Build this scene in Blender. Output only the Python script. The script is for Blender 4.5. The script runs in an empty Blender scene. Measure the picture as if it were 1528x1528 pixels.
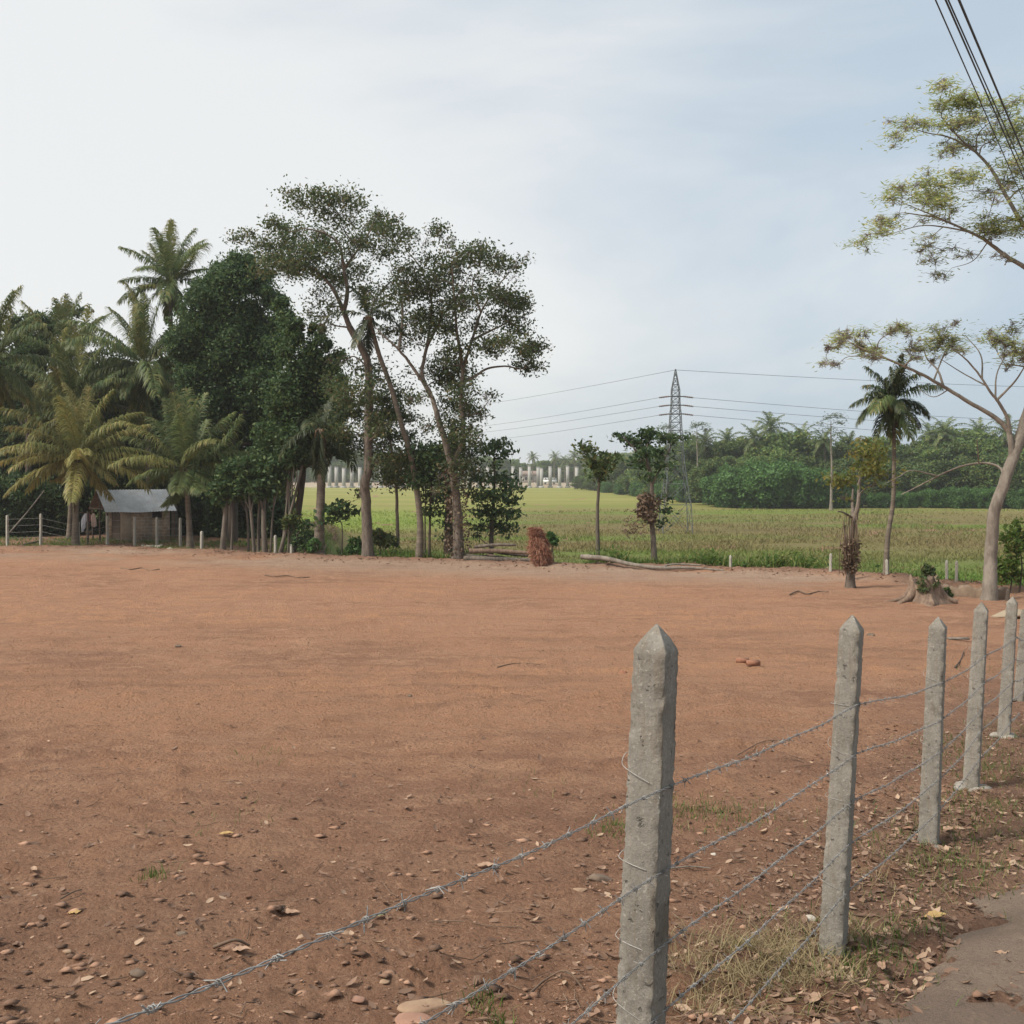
import bpy, bmesh, math, random
import numpy as np
from mathutils import Vector

rng = np.random.default_rng(7)
random.seed(7)
scene = bpy.context.scene
COL = scene.collection
R = math.radians
EYE, FPX, HOR, CX = 1.75, 1532.0, 705.0, 764.0      # eye height, focal length and horizon of the photograph


# ------------------------------------------------------------------ terrain
def hsh(ix, iy, s):
    a = np.sin(ix * 127.1 + iy * 311.7 + s * 74.7) * 43758.5453
    return a - np.floor(a)


def vn(x, y, s=0):
    x = np.asarray(x, float); y = np.asarray(y, float)
    ix, iy = np.floor(x), np.floor(y)
    fx, fy = x - ix, y - iy
    fx = fx * fx * (3 - 2 * fx); fy = fy * fy * (3 - 2 * fy)
    a, b = hsh(ix, iy, s), hsh(ix + 1, iy, s)
    c, d = hsh(ix, iy + 1, s), hsh(ix + 1, iy + 1, s)
    return (a * (1 - fx) + b * fx) * (1 - fy) + (c * (1 - fx) + d * fx) * fy


def fbm(x, y, s=0, o=4):
    t, a = 0.0, 0.5
    for i in range(o):
        t = t + a * vn(x * 2 ** i, y * 2 ** i, s + i); a *= .5
    return t


def sstep(a, b, x):
    t = np.clip((x - a) / (b - a), 0, 1)
    return t * t * (3 - 2 * t)


def lot_z(y):
    y = np.asarray(y, float)
    return np.where(y > 0, -2.2 * (1 - np.exp(-np.maximum(y, 0) / 14)), -y * .08)


def lot_depth(py):
    """distance along the view at which the lot is seen at image height py"""
    lo, hi = .5, 75.0
    for _ in range(50):
        m = (lo + hi) / 2
        if (py - HOR) / FPX * m < EYE - float(lot_z(m)): lo = m
        else: hi = m
    return (lo + hi) / 2


EDGE_PX = [(-500, 818), (0, 821), (150, 819), (300, 826), (450, 833), (690, 840), (830, 846), (1000, 848), (1090, 851), (1239, 857),
           (1340, 866), (1430, 874), (1528, 884), (1800, 905)]
_ex, _ey = [], []
for px, py in EDGE_PX:
    d = lot_depth(py); _ex.append((px - CX) / FPX * d); _ey.append(d)
_ex, _ey = np.array(_ex), np.array(_ey)


def edge(x):
    return np.interp(x, _ex, _ey)


FIELD_Z = -3.75


def terrain(x, y):
    x = np.asarray(x, float); y = np.asarray(y, float)
    e = edge(x)
    grove = 1 - sstep(-15, -9, x)
    t = sstep(e + .4 + 30 * grove, e + 5 + 40 * grove, y)
    return lot_z(y) * (1 - t) + FIELD_Z * t


def tz(x, y): return float(terrain(x, y))


def P(px, py, Y):
    """world point seen at (px, py) at distance Y along the view"""
    return Vector(((px - CX) / FPX * Y, Y, EYE - (py - HOR) / FPX * Y))


def G(px, py):
    """world point of the lot seen at (px, py)"""
    d = lot_depth(py); x = (px - CX) / FPX * d
    return Vector((x, d, tz(x, d)))


def F(px, py):
    """world point of the rice field seen at (px, py)"""
    d = (EYE - FIELD_Z) * FPX / (py - HOR)
    return Vector(((px - CX) / FPX * d, d, FIELD_Z))


# ------------------------------------------------------------------ mesh building
class MB:
    def __init__(s): s.v = []; s.f = []; s.a = []; s.n = 0

    def add(s, verts, faces, attr=None):
        verts = np.asarray(verts, float).reshape(-1, 3); faces = np.asarray(faces, int)
        if len(faces) == 0: return
        s.v.append(verts); s.f.append(faces + s.n); s.n += len(verts)
        s.a.append(np.full(len(faces), .5) if attr is None else np.broadcast_to(np.asarray(attr, float), (len(faces),)))

    def build(s, name, mat, parent=None, smooth=False, pt_attr=None):
        me = bpy.data.meshes.new(name)
        V = np.concatenate(s.v) if s.v else np.zeros((0, 3))
        if parent is not None:
            o = parent; off = Vector((0, 0, 0))
            while o is not None: off = off + o.location; o = o.parent
            V = V - np.array(off)
        tot = np.concatenate([np.full(len(f), f.shape[1]) for f in s.f])
        loops = np.concatenate([f.ravel() for f in s.f])
        me.vertices.add(len(V)); me.vertices.foreach_set('co', V.astype(np.float32).ravel())
        me.loops.add(len(loops)); me.loops.foreach_set('vertex_index', loops.astype(np.int32))
        me.polygons.add(len(tot))
        st = np.concatenate([[0], np.cumsum(tot)[:-1]])
        me.polygons.foreach_set('loop_start', st.astype(np.int32)); me.polygons.foreach_set('loop_total', tot.astype(np.int32))
        if smooth: me.polygons.foreach_set('use_smooth', np.ones(len(tot), bool))
        at = me.attributes.new('v', 'FLOAT', 'FACE'); at.data.foreach_set('value', np.concatenate(s.a).astype(np.float32))
        if pt_attr is not None:
            ca = me.attributes.new('zone', 'FLOAT_COLOR', 'POINT'); ca.data.foreach_set('color', pt_attr.astype(np.float32).ravel())
        me.update(); me.validate()
        me.materials.append(mat)
        ob = bpy.data.objects.new(name, me); COL.objects.link(ob)
        if parent is not None: ob.parent = parent
        return ob


def tag(o, label=None, cat=None, group=None, kind=None):
    if label: o['label'] = label
    if cat: o['category'] = cat
    if group: o['group'] = group
    if kind: o['kind'] = kind
    return o


def root(name, loc, label, cat, group=None):
    o = bpy.data.objects.new(name, None); o.location = loc; COL.objects.link(o)
    o.empty_display_size = .2
    return tag(o, label, cat, group)


def copy_tree(o, parent=None):
    c = o.copy(); COL.objects.link(c)
    if parent is not None: c.parent = parent
    for ch in list(o.children): copy_tree(ch, c)
    return c


def unit(a):
    a = np.asarray(a, float)
    return a / np.maximum(np.linalg.norm(a, axis=-1, keepdims=True), 1e-9)


def rand_unit(n): return unit(rng.normal(size=(n, 3)))


def tube(mb, pts, rad, n=6, cap=True, attr=None, wob=0.0):
    pts = np.asarray([tuple(p) for p in pts], float); m = len(pts)
    rad = np.broadcast_to(np.asarray(rad, float), (m,))
    T = unit(np.gradient(pts, axis=0))
    up = np.array([0, 0, 1.]) if abs(T[0][2]) < .9 else np.array([1., 0, 0])
    u = unit(np.cross(T[0], up)); V = []
    ang = np.arange(n) * 2 * np.pi / n
    for i in range(m):
        u = unit(u - T[i] * np.dot(u, T[i])); w = np.cross(T[i], u)
        r = rad[i] * (1 + wob * rng.uniform(-1, 1, n)) if wob else rad[i]
        V.append(pts[i] + (np.cos(ang) * r)[:, None] * u + (np.sin(ang) * r)[:, None] * w)
    V = np.concatenate(V)
    i = np.arange(m - 1)[:, None] * n; j = np.arange(n)[None, :]; j2 = (j + 1) % n
    Fq = np.stack([i + j, i + j2, i + n + j2, i + n + j], -1).reshape(-1, 4)
    mb.add(V, Fq, attr)
    if cap:
        for b, s in ((0, -1), ((m - 1) * n, 1)):
            idx = b + np.arange(n); c = V[idx].mean(0)
            fs = [[n, k, (k + 1) % n] if s > 0 else [n, (k + 1) % n, k] for k in range(n)]
            mb.add(np.vstack([V[idx], c]), fs, attr)


def box(mb, c, sx, sy, sz, rz=0.0, attr=None, axes=None):
    c = np.array(tuple(c), float)
    X = np.array([math.cos(rz), math.sin(rz), 0]); Y = np.array([-math.sin(rz), math.cos(rz), 0]); Z = np.array([0, 0, 1.])
    if axes is not None: X, Y, Z = [unit(np.array(tuple(a), float)) for a in axes]
    V = [c + X * sx / 2 * a + Y * sy / 2 * b + Z * sz / 2 * d for a in (-1, 1) for b in (-1, 1) for d in (-1, 1)]
    mb.add(V, [[0, 1, 3, 2], [4, 6, 7, 5], [0, 4, 5, 1], [2, 3, 7, 6], [0, 2, 6, 4], [1, 5, 7, 3]], attr)


def smooth_line(pts, k=4):
    """Catmull-Rom through the points"""
    p = np.array([tuple(q) for q in pts], float)
    if len(p) < 3: return np.array([p[0] + (p[-1] - p[0]) * t for t in np.linspace(0, 1, k + 1)])
    q = np.vstack([2 * p[0] - p[1], p, 2 * p[-1] - p[-2]]); out = []
    for i in range(1, len(q) - 2):
        for t in np.arange(k) / k:
            a, b, c, d = q[i - 1], q[i], q[i + 1], q[i + 2]
            out.append(.5 * (2 * b + (c - a) * t + (2 * a - 5 * b + 4 * c - d) * t * t + (3 * b - a - 3 * c + d) * t ** 3))
    out.append(p[-1]); return np.array(out)


def leaves(mb, C, L, W, nrm=None, bias=.5, axis=None, abias=.5, v=(0, 1), fold=.15):
    C = np.asarray(C, float); n = len(C)
    if n == 0: return
    N = rand_unit(n)
    if nrm is not None: N = unit(N * (1 - bias) + np.asarray(nrm) * bias)
    A = rand_unit(n)
    if axis is not None: A = unit(A * (1 - abias) + np.asarray(axis) * abias)
    A = unit(A - N * (A * N).sum(1, keepdims=True)); B = np.cross(N, A)
    l = (L * rng.uniform(.65, 1.3, n))[:, None]; w = (W * rng.uniform(.7, 1.25, n))[:, None]
    V = np.stack([C - A * l * .5, C + B * w * .5 - N * w * fold, C + A * l * .5, C - B * w * .5 - N * w * fold], 1).reshape(-1, 3)
    f = np.arange(n * 4).reshape(n, 4)
    mb.add(V, f, rng.uniform(v[0], v[1], n))


def blob_leaves(mb, c, r, n, L, W, v=(0, 1), flat=1.0, bias=.45):
    c = np.array(tuple(c), float); r = np.broadcast_to(np.asarray(r, float), (3,))
    d = rand_unit(n); k = .45 + .58 * rng.uniform(0, 1, n) ** .55
    lump = 1 + .22 * np.sin(d[:, 0] * 5 + c[0] * 3) * np.sin(d[:, 2] * 6 + c[2]) + .12 * np.sin(d[:, 1] * 9 + c[1])
    C = c + d * r * (k * lump)[:, None]
    leaves(mb, C, L, W, nrm=unit(d + np.array([0, 0, .5])), bias=bias, v=v)


# ------------------------------------------------------------------ materials
def nodes_of(m):
    m.use_nodes = True
    return m.node_tree, m.node_tree.nodes, m.node_tree.links


class NT:
    """little node-graph helper"""
    def __init__(s, m):
        s.t, s.n, s.l = nodes_of(m); s.n.clear()
        s.out = s.n.new('ShaderNodeOutputMaterial')
        s.geo = s.n.new('ShaderNodeNewGeometry')

    def link(s, a, b): s.l.new(a, b)

    def pos(s, scale=(1, 1, 1), rot=0.0, src=None):
        mp = s.n.new('ShaderNodeMapping'); mp.inputs['Scale'].default_value = scale; mp.inputs['Rotation'].default_value = (0, 0, rot)
        s.link(src or s.geo.outputs['Position'], mp.inputs['Vector']); return mp.outputs['Vector']

    def noise(s, scale, detail=4, rough=.6, vec=None, dist=0):
        n = s.n.new('ShaderNodeTexNoise'); n.inputs['Scale'].default_value = scale; n.inputs['Detail'].default_value = detail
        n.inputs['Roughness'].default_value = rough; n.inputs['Distortion'].default_value = dist
        s.link(vec or s.geo.outputs['Position'], n.inputs['Vector']); return n.outputs['Fac']

    def ramp(s, fac, lo, hi):
        r = s.n.new('ShaderNodeMapRange'); r.inputs['From Min'].default_value = lo; r.inputs['From Max'].default_value = hi
        r.interpolation_type = 'SMOOTHSTEP'
        s.link(fac, r.inputs['Value']); return r.outputs['Result']

    def mix(s, fac, a, b, mode='MIX'):
        m = s.n.new('ShaderNodeMix'); m.data_type = 'RGBA'; m.blend_type = mode
        for sock, val in ((m.inputs[0], fac), (m.inputs[6], a), (m.inputs[7], b)):
            if isinstance(val, (int, float)): sock.default_value = val
            elif isinstance(val, tuple): sock.default_value = (*val, 1)
            else: s.link(val, sock)
        return m.outputs[2]

    def math(s, op, a, b=0.0):
        m = s.n.new('ShaderNodeMath'); m.operation = op
        for sock, val in ((m.inputs[0], a), (m.inputs[1], b)):
            if isinstance(val, (int, float)): sock.default_value = val
            else: s.link(val, sock)
        return m.outputs[0]

    def attr(s, name, out='Fac'):
        a = s.n.new('ShaderNodeAttribute'); a.attribute_name = name; return a.outputs[out]

    def bump(s, h, strength, dist):
        b = s.n.new('ShaderNodeBump'); b.inputs['Strength'].default_value = strength; b.inputs['Distance'].default_value = dist
        s.link(h, b.inputs['Height']); return b.outputs['Normal']

    def finish(s, color, rough=.9, normal=None, spec=.3, metal=0.0, transl=0.0):
        p = s.n.new('ShaderNodeBsdfPrincipled')
        if isinstance(color, tuple): p.inputs['Base Color'].default_value = (*color, 1)
        else: s.link(color, p.inputs['Base Color'])
        if isinstance(rough, (int, float)): p.inputs['Roughness'].default_value = rough
        else: s.link(rough, p.inputs['Roughness'])
        p.inputs['Specular IOR Level'].default_value = spec; p.inputs['Metallic'].default_value = metal
        if normal is not None: s.link(normal, p.inputs['Normal'])
        sh = p.outputs[0]
        if transl:
            tr = s.n.new('ShaderNodeBsdfTranslucent'); mx = s.n.new('ShaderNodeMixShader'); mx.inputs[0].default_value = transl
            if isinstance(color, tuple): tr.inputs[0].default_value = (*color, 1)
            else: s.link(color, tr.inputs[0])
            s.link(sh, mx.inputs[1]); s.link(tr.outputs[0], mx.inputs[2]); sh = mx.outputs[0]
        s.link(sh, s.out.inputs['Surface'])


def leaf_mat(name, a, b, c=None, transl=.3, rough=.55, objvar=.25):
    m = bpy.data.materials.new(name); t = NT(m)
    v = t.attr('v')
    col = t.mix(v, a, b)
    if c: col = t.mix(t.ramp(v, .74, .92), col, c)
    oi = t.n.new('ShaderNodeObjectInfo')
    k = t.math('ADD', t.math('MULTIPLY', oi.outputs['Random'], objvar), 1 - objvar / 2)
    hs = t.n.new('ShaderNodeHueSaturation'); t.link(k, hs.inputs['Value']); t.link(col, hs.inputs['Color'])
    t.finish(hs.outputs[0], rough, None, .25, 0, transl); return m


def plain(name, a, b, scale=3.0, rough=.85, bump=.3, bscale=20.0, bdist=.01, metal=0.0, stretch=(1, 1, 1), spec=.3, vvar=0.0):
    m = bpy.data.materials.new(name); t = NT(m)
    vec = t.pos(stretch)
    col = t.mix(t.ramp(t.noise(scale, 5, .65, vec), .3, .7), a, b)
    if vvar:
        hs = t.n.new('ShaderNodeHueSaturation'); t.link(col, hs.inputs['Color'])
        t.link(t.math('ADD', t.math('MULTIPLY', t.attr('v'), vvar), 1 - vvar / 2), hs.inputs['Value']); col = hs.outputs[0]
    nm = t.bump(t.noise(bscale, 5, .6, vec), bump, bdist)
    t.finish(col, rough, nm, spec, metal); return m


M = {}
M['bark'] = plain('bark', (.21, .17, .135), (.085, .07, .056), 7, .95, 1, 16, .04, stretch=(1, 1, .3))
M['bark_grey'] = plain('bark_grey', (.17, .145, .115), (.085, .072, .058), 3, .95, .7, 12, .02, stretch=(1, 1, .35))
M['bark_pale'] = plain('bark_pale', (.275, .238, .195), (.15, .125, .10), 5, .92, .9, 18, .03, stretch=(1, 1, .4))
M['stump_wood'] = plain('stump_wood', (.27, .19, .135), (.13, .09, .065), 6, .95, 1, 14, .04, stretch=(1, 1, .15))
M['bark_dark'] = plain('bark_dark', (.11, .085, .065), (.055, .045, .036), 4, .95, .7, 14, .02, stretch=(1, 1, .35))
M['palm_bark'] = plain('palm_bark', (.20, .165, .125), (.11, .09, .07), 2, .95, .8, 9, .02, stretch=(.5, .5, 3))
M['leaf_dark'] = leaf_mat('leaf_dark', (.028, .062, .024), (.080, .135, .046), (.12, .165, .055), .35)
M['leaf_mid'] = leaf_mat('leaf_mid', (.045, .080, .024), (.11, .15, .044), (.17, .16, .05), .35)
M['leaf_tall'] = leaf_mat('leaf_tall', (.045, .08, .030), (.12, .155, .056), (.19, .16, .072), .4)
M['leaf_yellow'] = leaf_mat('leaf_yellow', (.11, .145, .036), (.24, .245, .06), (.34, .28, .075), .5)
M['leaf_feather'] = leaf_mat('leaf_feather', (.20, .25, .09), (.37, .39, .14), (.50, .44, .18), .65)
M['leaf_wood'] = leaf_mat('leaf_wood', (.055, .105, .030), (.14, .20, .052), (.21, .23, .065), .35, objvar=.8)
M['leaf_bush'] = leaf_mat('leaf_bush', (.055, .12, .03), (.10, .20, .05), None, .3, objvar=.2)
M['leaf_weed'] = leaf_mat('leaf_weed', (.06, .125, .022), (.16, .235, .042), (.26, .24, .08), .4)
M['leaf_dead'] = leaf_mat('leaf_dead', (.11, .075, .05), (.20, .14, .09), None, .1)
M['frond_dark'] = leaf_mat('frond_dark', (.07, .115, .042), (.18, .215, .078), (.28, .26, .10), .4, .5)
M['frond_olive'] = leaf_mat('frond_olive', (.135, .16, .052), (.265, .255, .085), (.38, .31, .11), .4, .5)
M['frond_gold'] = leaf_mat('frond_gold', (.20, .205, .07), (.40, .36, .12), (.48, .37, .15), .4, .5)
M['frond_deep_olive'] = leaf_mat('frond_deep_olive', (.026, .046, .020), (.075, .09, .038), (.16, .14, .06), .25, .5)  # darkest frond colour, a deep olive of its own
M['frond_dead'] = leaf_mat('frond_dead', (.10, .06, .035), (.20, .13, .07), None, .1, .8)


# ------------------------------------------------------------------ ground
def ground_mat():
    m = bpy.data.materials.new('red_earth'); t = NT(m)
    sep = t.n.new('ShaderNodeSeparateColor'); t.link(t.attr('zone', 'Color'), sep.inputs[0])
    big = t.noise(.22, 10, .7); mid = t.noise(1.5, 10, .74, t.pos((1, 1.4, 1), .35)); crumb = t.noise(9, 9, .72); fine = t.noise(34, 8, .8); grit = t.noise(130, 4, .75)
    vo = t.n.new('ShaderNodeTexVoronoi'); vo.inputs['Scale'].default_value = 26; vo.inputs['Randomness'].default_value = 1
    wv = t.n.new('ShaderNodeMix'); wv.data_type = 'VECTOR'; wv.inputs[0].default_value = .012
    nz = t.n.new('ShaderNodeTexNoise'); nz.inputs['Scale'].default_value = 12; t.link(t.geo.outputs['Position'], nz.inputs['Vector'])
    t.link(t.geo.outputs['Position'], wv.inputs[4]); t.link(nz.outputs['Color'], wv.inputs[5]); t.link(wv.outputs[1], vo.inputs['Vector'])
    col = t.mix(t.ramp(big, .40, .60), (.45, .238, .138), (.315, .162, .098))
    col = t.mix(t.ramp(mid, .45, .62), col, (.47, .265, .160))
    col = t.mix(sep.outputs[2], col, t.mix(t.ramp(mid, .40, .60), (.50, .262, .142), (.40, .215, .130)))
    col = t.mix(sep.outputs[1], col, t.mix(t.ramp(mid, .35, .65), (.46, .33, .235), (.38, .255, .18)))
    dark = t.mix(t.ramp(t.noise(3.2, 8, .75), .38, .62), (.20, .115, .078), (.32, .188, .122))
    col = t.mix(sep.outputs[0], col, dark)
    col = t.mix(t.math('MULTIPLY', t.ramp(crumb, .50, .64), .5), col, (.27, .145, .092))
    col = t.mix(t.math('MULTIPLY', t.ramp(crumb, .44, .36), .35), col, (.54, .34, .225))
    col = t.mix(t.math('MULTIPLY', t.ramp(fine, .50, .62), .65), col, (.225, .12, .078))
    col = t.mix(t.math('MULTIPLY', t.ramp(fine, .42, .33), .5), col, (.56, .37, .26))
    col = t.mix(t.math('MULTIPLY', t.ramp(grit, .55, .68), .6), col, (.60, .42, .31))
    track = t.noise(1.3, 8, .75, t.pos((.20, 1.6, 1), -.10), .8)
    col = t.mix(t.math('MULTIPLY', t.ramp(track, .54, .64), .4), col, (.26, .14, .09))
    col = t.mix(t.math('MULTIPLY', t.attr('zone', 'Alpha'), .42), col, (.225, .12, .078))
    h = t.math('ADD', t.math('MULTIPLY', fine, .5), t.math('ADD', t.math('MULTIPLY', grit, .15), t.math('MULTIPLY', track, .8)))
    h = t.math('ADD', h, t.math('ADD', t.math('MULTIPLY', crumb, 1.6), t.math('MULTIPLY', vo.outputs['Distance'], -.35)))
    t.finish(col, .97, t.bump(h, 1.0, .075), .12); return m

M['ground'] = ground_mat()

FX, FY = .42, 3.0
FD = np.array([.5085, .861]); FNR = np.array([.861, -.5085])       # fence direction, and towards the road


def fence_off(x, y): return (x - FX) * FNR[0] + (y - FY) * FNR[1]


def micro(x, y):
    """clods, ridges and wheel ruts of the bulldozed earth"""
    near = np.exp(-np.maximum(y - 4, 0) / 9)
    d = (fbm(x * 5, y * 5, 3, 5) - .47) * .11 * (.45 + .55 * near)
    d = d + (fbm(x * .9, y * .9, 5, 3) - .45) * .10
    u = x * .985 + y * .17; w = -x * .12 + y * .99 + 1.4 * np.sin(x * .13)
    rut = fbm(u * .10, w * 1.25, 11, 3)
    d = d + np.maximum(rut - .50, 0) * .28 * sstep(5, 13, y)
    lump = np.maximum(fbm(x * 12, y * 12, 21, 3) - .55, 0) * .26 * near + np.maximum(fbm(x * 2.6, y * 3.2, 23, 4) - .57, 0) * .28
    return d + lump + .014 * tracks(x, y)


def tracks(x, y):
    """narrow ridges left by the grader blade and wheels"""
    w = y + .006 * (x + 6) ** 2 + .25 * (fbm(x * .5, y * .5, 15, 3) - .5)
    f = vn(x * .05 + w * .02, w * 1.15, 17); g = vn(x * .11 + 4, w * 2.4, 19); w2 = x * .55 + y * .45
    h = vn(w2 * .08, (y * .8 - x * .5) * 1.0, 20)
    r = np.maximum(1 - np.abs(2 * f - 1) * 9, 0) + .6 * np.maximum(1 - np.abs(2 * g - 1) * 7, 0) + .8 * np.maximum(1 - np.abs(2 * h - 1) * 12, 0) * sstep(.45, .6, vn(x * .1, y * .1, 22))
    return np.clip(r, 0, 1) * sstep(4.5, 8, y) * sstep(.30, .55, fbm(x * .35, y * .7, 24, 3))


def build_ground():
    rows = [-70, -35, -15, -6, -2, -.5, .3] + list(np.geomspace(.8, 66, 430)) + [70, 76, 84, 95, 110, 130, 160, 200, 260, 340, 450, 600, 850, 1150, 1490]
    ud = np.linspace(-.9, .9, 400)
    Y = []; X = []
    for y in rows:
        s = max(y, 0) + 3
        ed = .9 * s; rest = 1400 - ed
        o = ed + rest * np.array([.006, .02, .06, .2, .5, 1])
        X.append(np.concatenate([-o[::-1], ud * s, o])); Y.append(np.full(412, float(y)))
    X = np.array(X); Y = np.array(Y)
    e = edge(X)
    fade = (1 - sstep(e + 1, e + 6, Y)) * sstep(-3, .5, Y)
    Z = terrain(X, Y) + micro(X, Y) * fade
    n, m = X.shape
    # earth bank along the far edge and softened verge beside the road
    bank = np.exp(-((Y - e - .1) / .8) ** 2) * (.16 + .30 * fbm(X * .7, Y * .7, 8, 3)) * .6
    Z = Z + bank
    off = fence_off(X, Y)
    zr = np.exp(-((off - .0) / 1.1) ** 2) * sstep(.25, .6, fbm(X * .9, Y * .9, 31, 4) + .12) * (1 - sstep(13, 20, Y))
    zr = np.maximum(zr, .65 * sstep(.46, .62, fbm(X * .8 + 9, Y * .8, 35, 4)) * (1 - sstep(3, 7, Y)))
    zr = np.maximum(zr, (1 - sstep(5.5, 12, Y + 4 * (fbm(X * .3, Y * .3, 37, 4) - .5))) * (.25 + .45 * fbm(X * 1.1, Y * 1.1, 38, 4)))
    zr = np.maximum(zr, sstep(e - 1.3, e + .2, Y + 1.2 * (fbm(X * .6, Y * .6, 39, 3) - .5)) * .95)
    zg = sstep(-9, -2, Y - e) * (1 - sstep(-.6, .4, Y - e)) * sstep(.30, .58, fbm(X * .25, Y * .5, 41, 4) + .05)
    zg = np.maximum(zg, .55 * sstep(.15, .5, off) * (1 - sstep(14, 22, Y)))
    zb = sstep(9, 17, Y) * (1 - sstep(-13, -5, Y - e)) * sstep(.36, .60, fbm(X * .16, Y * .32, 51, 4))
    zone = np.stack([zr, zg, zb, tracks(X, Y) * fade], -1)
    V = np.stack([X, Y, Z], -1).reshape(-1, 3)
    i = np.arange(n - 1)[:, None] * m; j = np.arange(m - 1)[None, :]
    f = np.stack([i + j, i + j + 1, i + m + j + 1, i + m + j], -1).reshape(-1, 4)
    mb = MB(); mb.add(V, f)
    return mb.build('ground', M['ground'], smooth=True, pt_attr=zone.reshape(-1, 4))


tag(build_ground(), kind='structure')


def gz(x, y):
    """height of the modelled lot surface"""
    return float(terrain(x, y) + micro(np.array(x), np.array(y)) * (1 - sstep(edge(x) + 1, edge(x) + 6, y)))


def gz_v(x, y):
    e = edge(x)
    return terrain(x, y) + micro(x, y) * (1 - sstep(e + 1, e + 6, y)) + np.exp(-((y - e - .1) / .8) ** 2) * (.16 + .30 * fbm(x * .7, y * .7, 8, 3)) * .6


# ---- rice field sheet
def field_mat(name, blades):
    m = bpy.data.materials.new(name); t = NT(m)
    st = t.noise(.035, 5, .6, t.pos((.35, 1.6, 0))); st2 = t.noise(.25, 5, .65, t.pos((.4, 1.3, 0))); fi = t.noise(2.4, 5, .7, t.pos((.6, 1.2, 1)))
    sx = t.n.new('ShaderNodeSeparateXYZ'); t.link(t.geo.outputs['Position'], sx.inputs[0])
    far = t.ramp(sx.outputs[1], 110, 200)
    olive, green, straw, lime = (.155, .140, .052), (.125, .165, .036), (.27, .25, .08), (.18, .24, .042)
    col = t.mix(t.ramp(st2, .35, .65), olive, (.175, .135, .062))
    col = t.mix(t.ramp(st, .48, .62), col, green)
    near = t.ramp(sx.outputs[1], 78, 48)
    col = t.mix(t.math('MULTIPLY', near, t.ramp(st2, .28, .6)), col, (.10, .165, .032))
    leftm = t.math('MULTIPLY', t.ramp(sx.outputs[0], 5, -15), t.math('MULTIPLY', t.ramp(sx.outputs[1], 85, 105), t.ramp(sx.outputs[1], 190, 140)))
    col = t.mix(t.math('MULTIPLY', leftm, .8), col, lime)
    fcol = t.mix(t.ramp(st, .4, .6), straw, (.205, .215, .055))
    col = t.mix(far, col, fcol)
    col = t.mix(t.math('MULTIPLY', t.ramp(fi, .5, .75), .4), col, (.12, .125, .045))
    if blades:
        hs = t.n.new('ShaderNodeHueSaturation'); t.link(col, hs.inputs['Color'])
        t.link(t.math('ADD', t.math('MULTIPLY', t.attr('v'), .7), .95), hs.inputs['Value'])
        t.finish(hs.outputs[0], .7, None, .2, 0, .3)
    else:
        t.finish(col, .95, t.bump(t.math('ADD', st2, fi), .8, .25), .1)
    return m


def build_field():
    us = np.linspace(-.85, 1.05, 160)
    ts = np.concatenate([[0, .5, 1, 1.5, 2, 3, 4, 5], np.geomspace(6.5, 350, 70)])
    X = np.zeros((len(ts), len(us))); Y = np.zeros_like(X)
    for k, u in enumerate(us):
        y = 40.0
        for _ in range(30): y = float(edge(u * y)) + .9
        g = 1 - sstep(-15, -9, u * y)
        y0 = y + 32 * g
        Y[:, k] = y0 + ts; X[:, k] = u * Y[:, k]
    Z = terrain(X, Y) + .05 + (fbm(X * .4, Y * .4, 61, 3) - .45) * .25 * sstep(2, 6, ts)[:, None]
    Z = Z + np.exp(-((Y - edge(X) - .1) / .8) ** 2) * .2
    n, m = X.shape
    i = np.arange(n - 1)[:, None] * m; j = np.arange(m - 1)[None, :]
    f = np.stack([i + j, i + j + 1, i + m + j + 1, i + m + j], -1).reshape(-1, 4)
    mb = MB(); mb.add(np.stack([X, Y, Z], -1).reshape(-1, 3), f)
    return mb.build('rice_field', field_mat('field_soil', False), smooth=True)


tag(build_field(), kind='structure')


# ------------------------------------------------------------------ grass, weeds, litter
def blades(mb, X, Y, Z, H, W, lean=.35, v=(0, 1)):
    n = len(X); a = rng.uniform(0, 2 * np.pi, n); h = H * rng.uniform(.5, 1.25, n)
    b = np.stack([X, Y, Z], 1); sd = np.stack([np.cos(a), np.sin(a), 0 * a], 1) * (W * rng.uniform(.7, 1.3, n))[:, None]
    ln = np.stack([rng.normal(size=n), rng.normal(size=n), 0 * a], 1) * (lean * h)[:, None]
    m1 = b + ln * .35 + np.array([0, 0, 1]) * (h * .6)[:, None]; tip = b + ln + np.array([0, 0, 1]) * (h * .95)[:, None]
    V = np.stack([b - sd * .5, b + sd * .5, m1 + sd * .4, m1 - sd * .4, tip], 1).reshape(-1, 3)
    k = np.arange(n)[:, None] * 5; vv = rng.uniform(v[0], v[1], n)
    mb.add(V, k + np.array([0, 1, 2, 3]), vv)
    mb.v.append(np.zeros((0, 3))); mb.f.append((k + np.array([3, 2, 4])) + (mb.n - 5 * n)); mb.a.append(vv)


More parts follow.
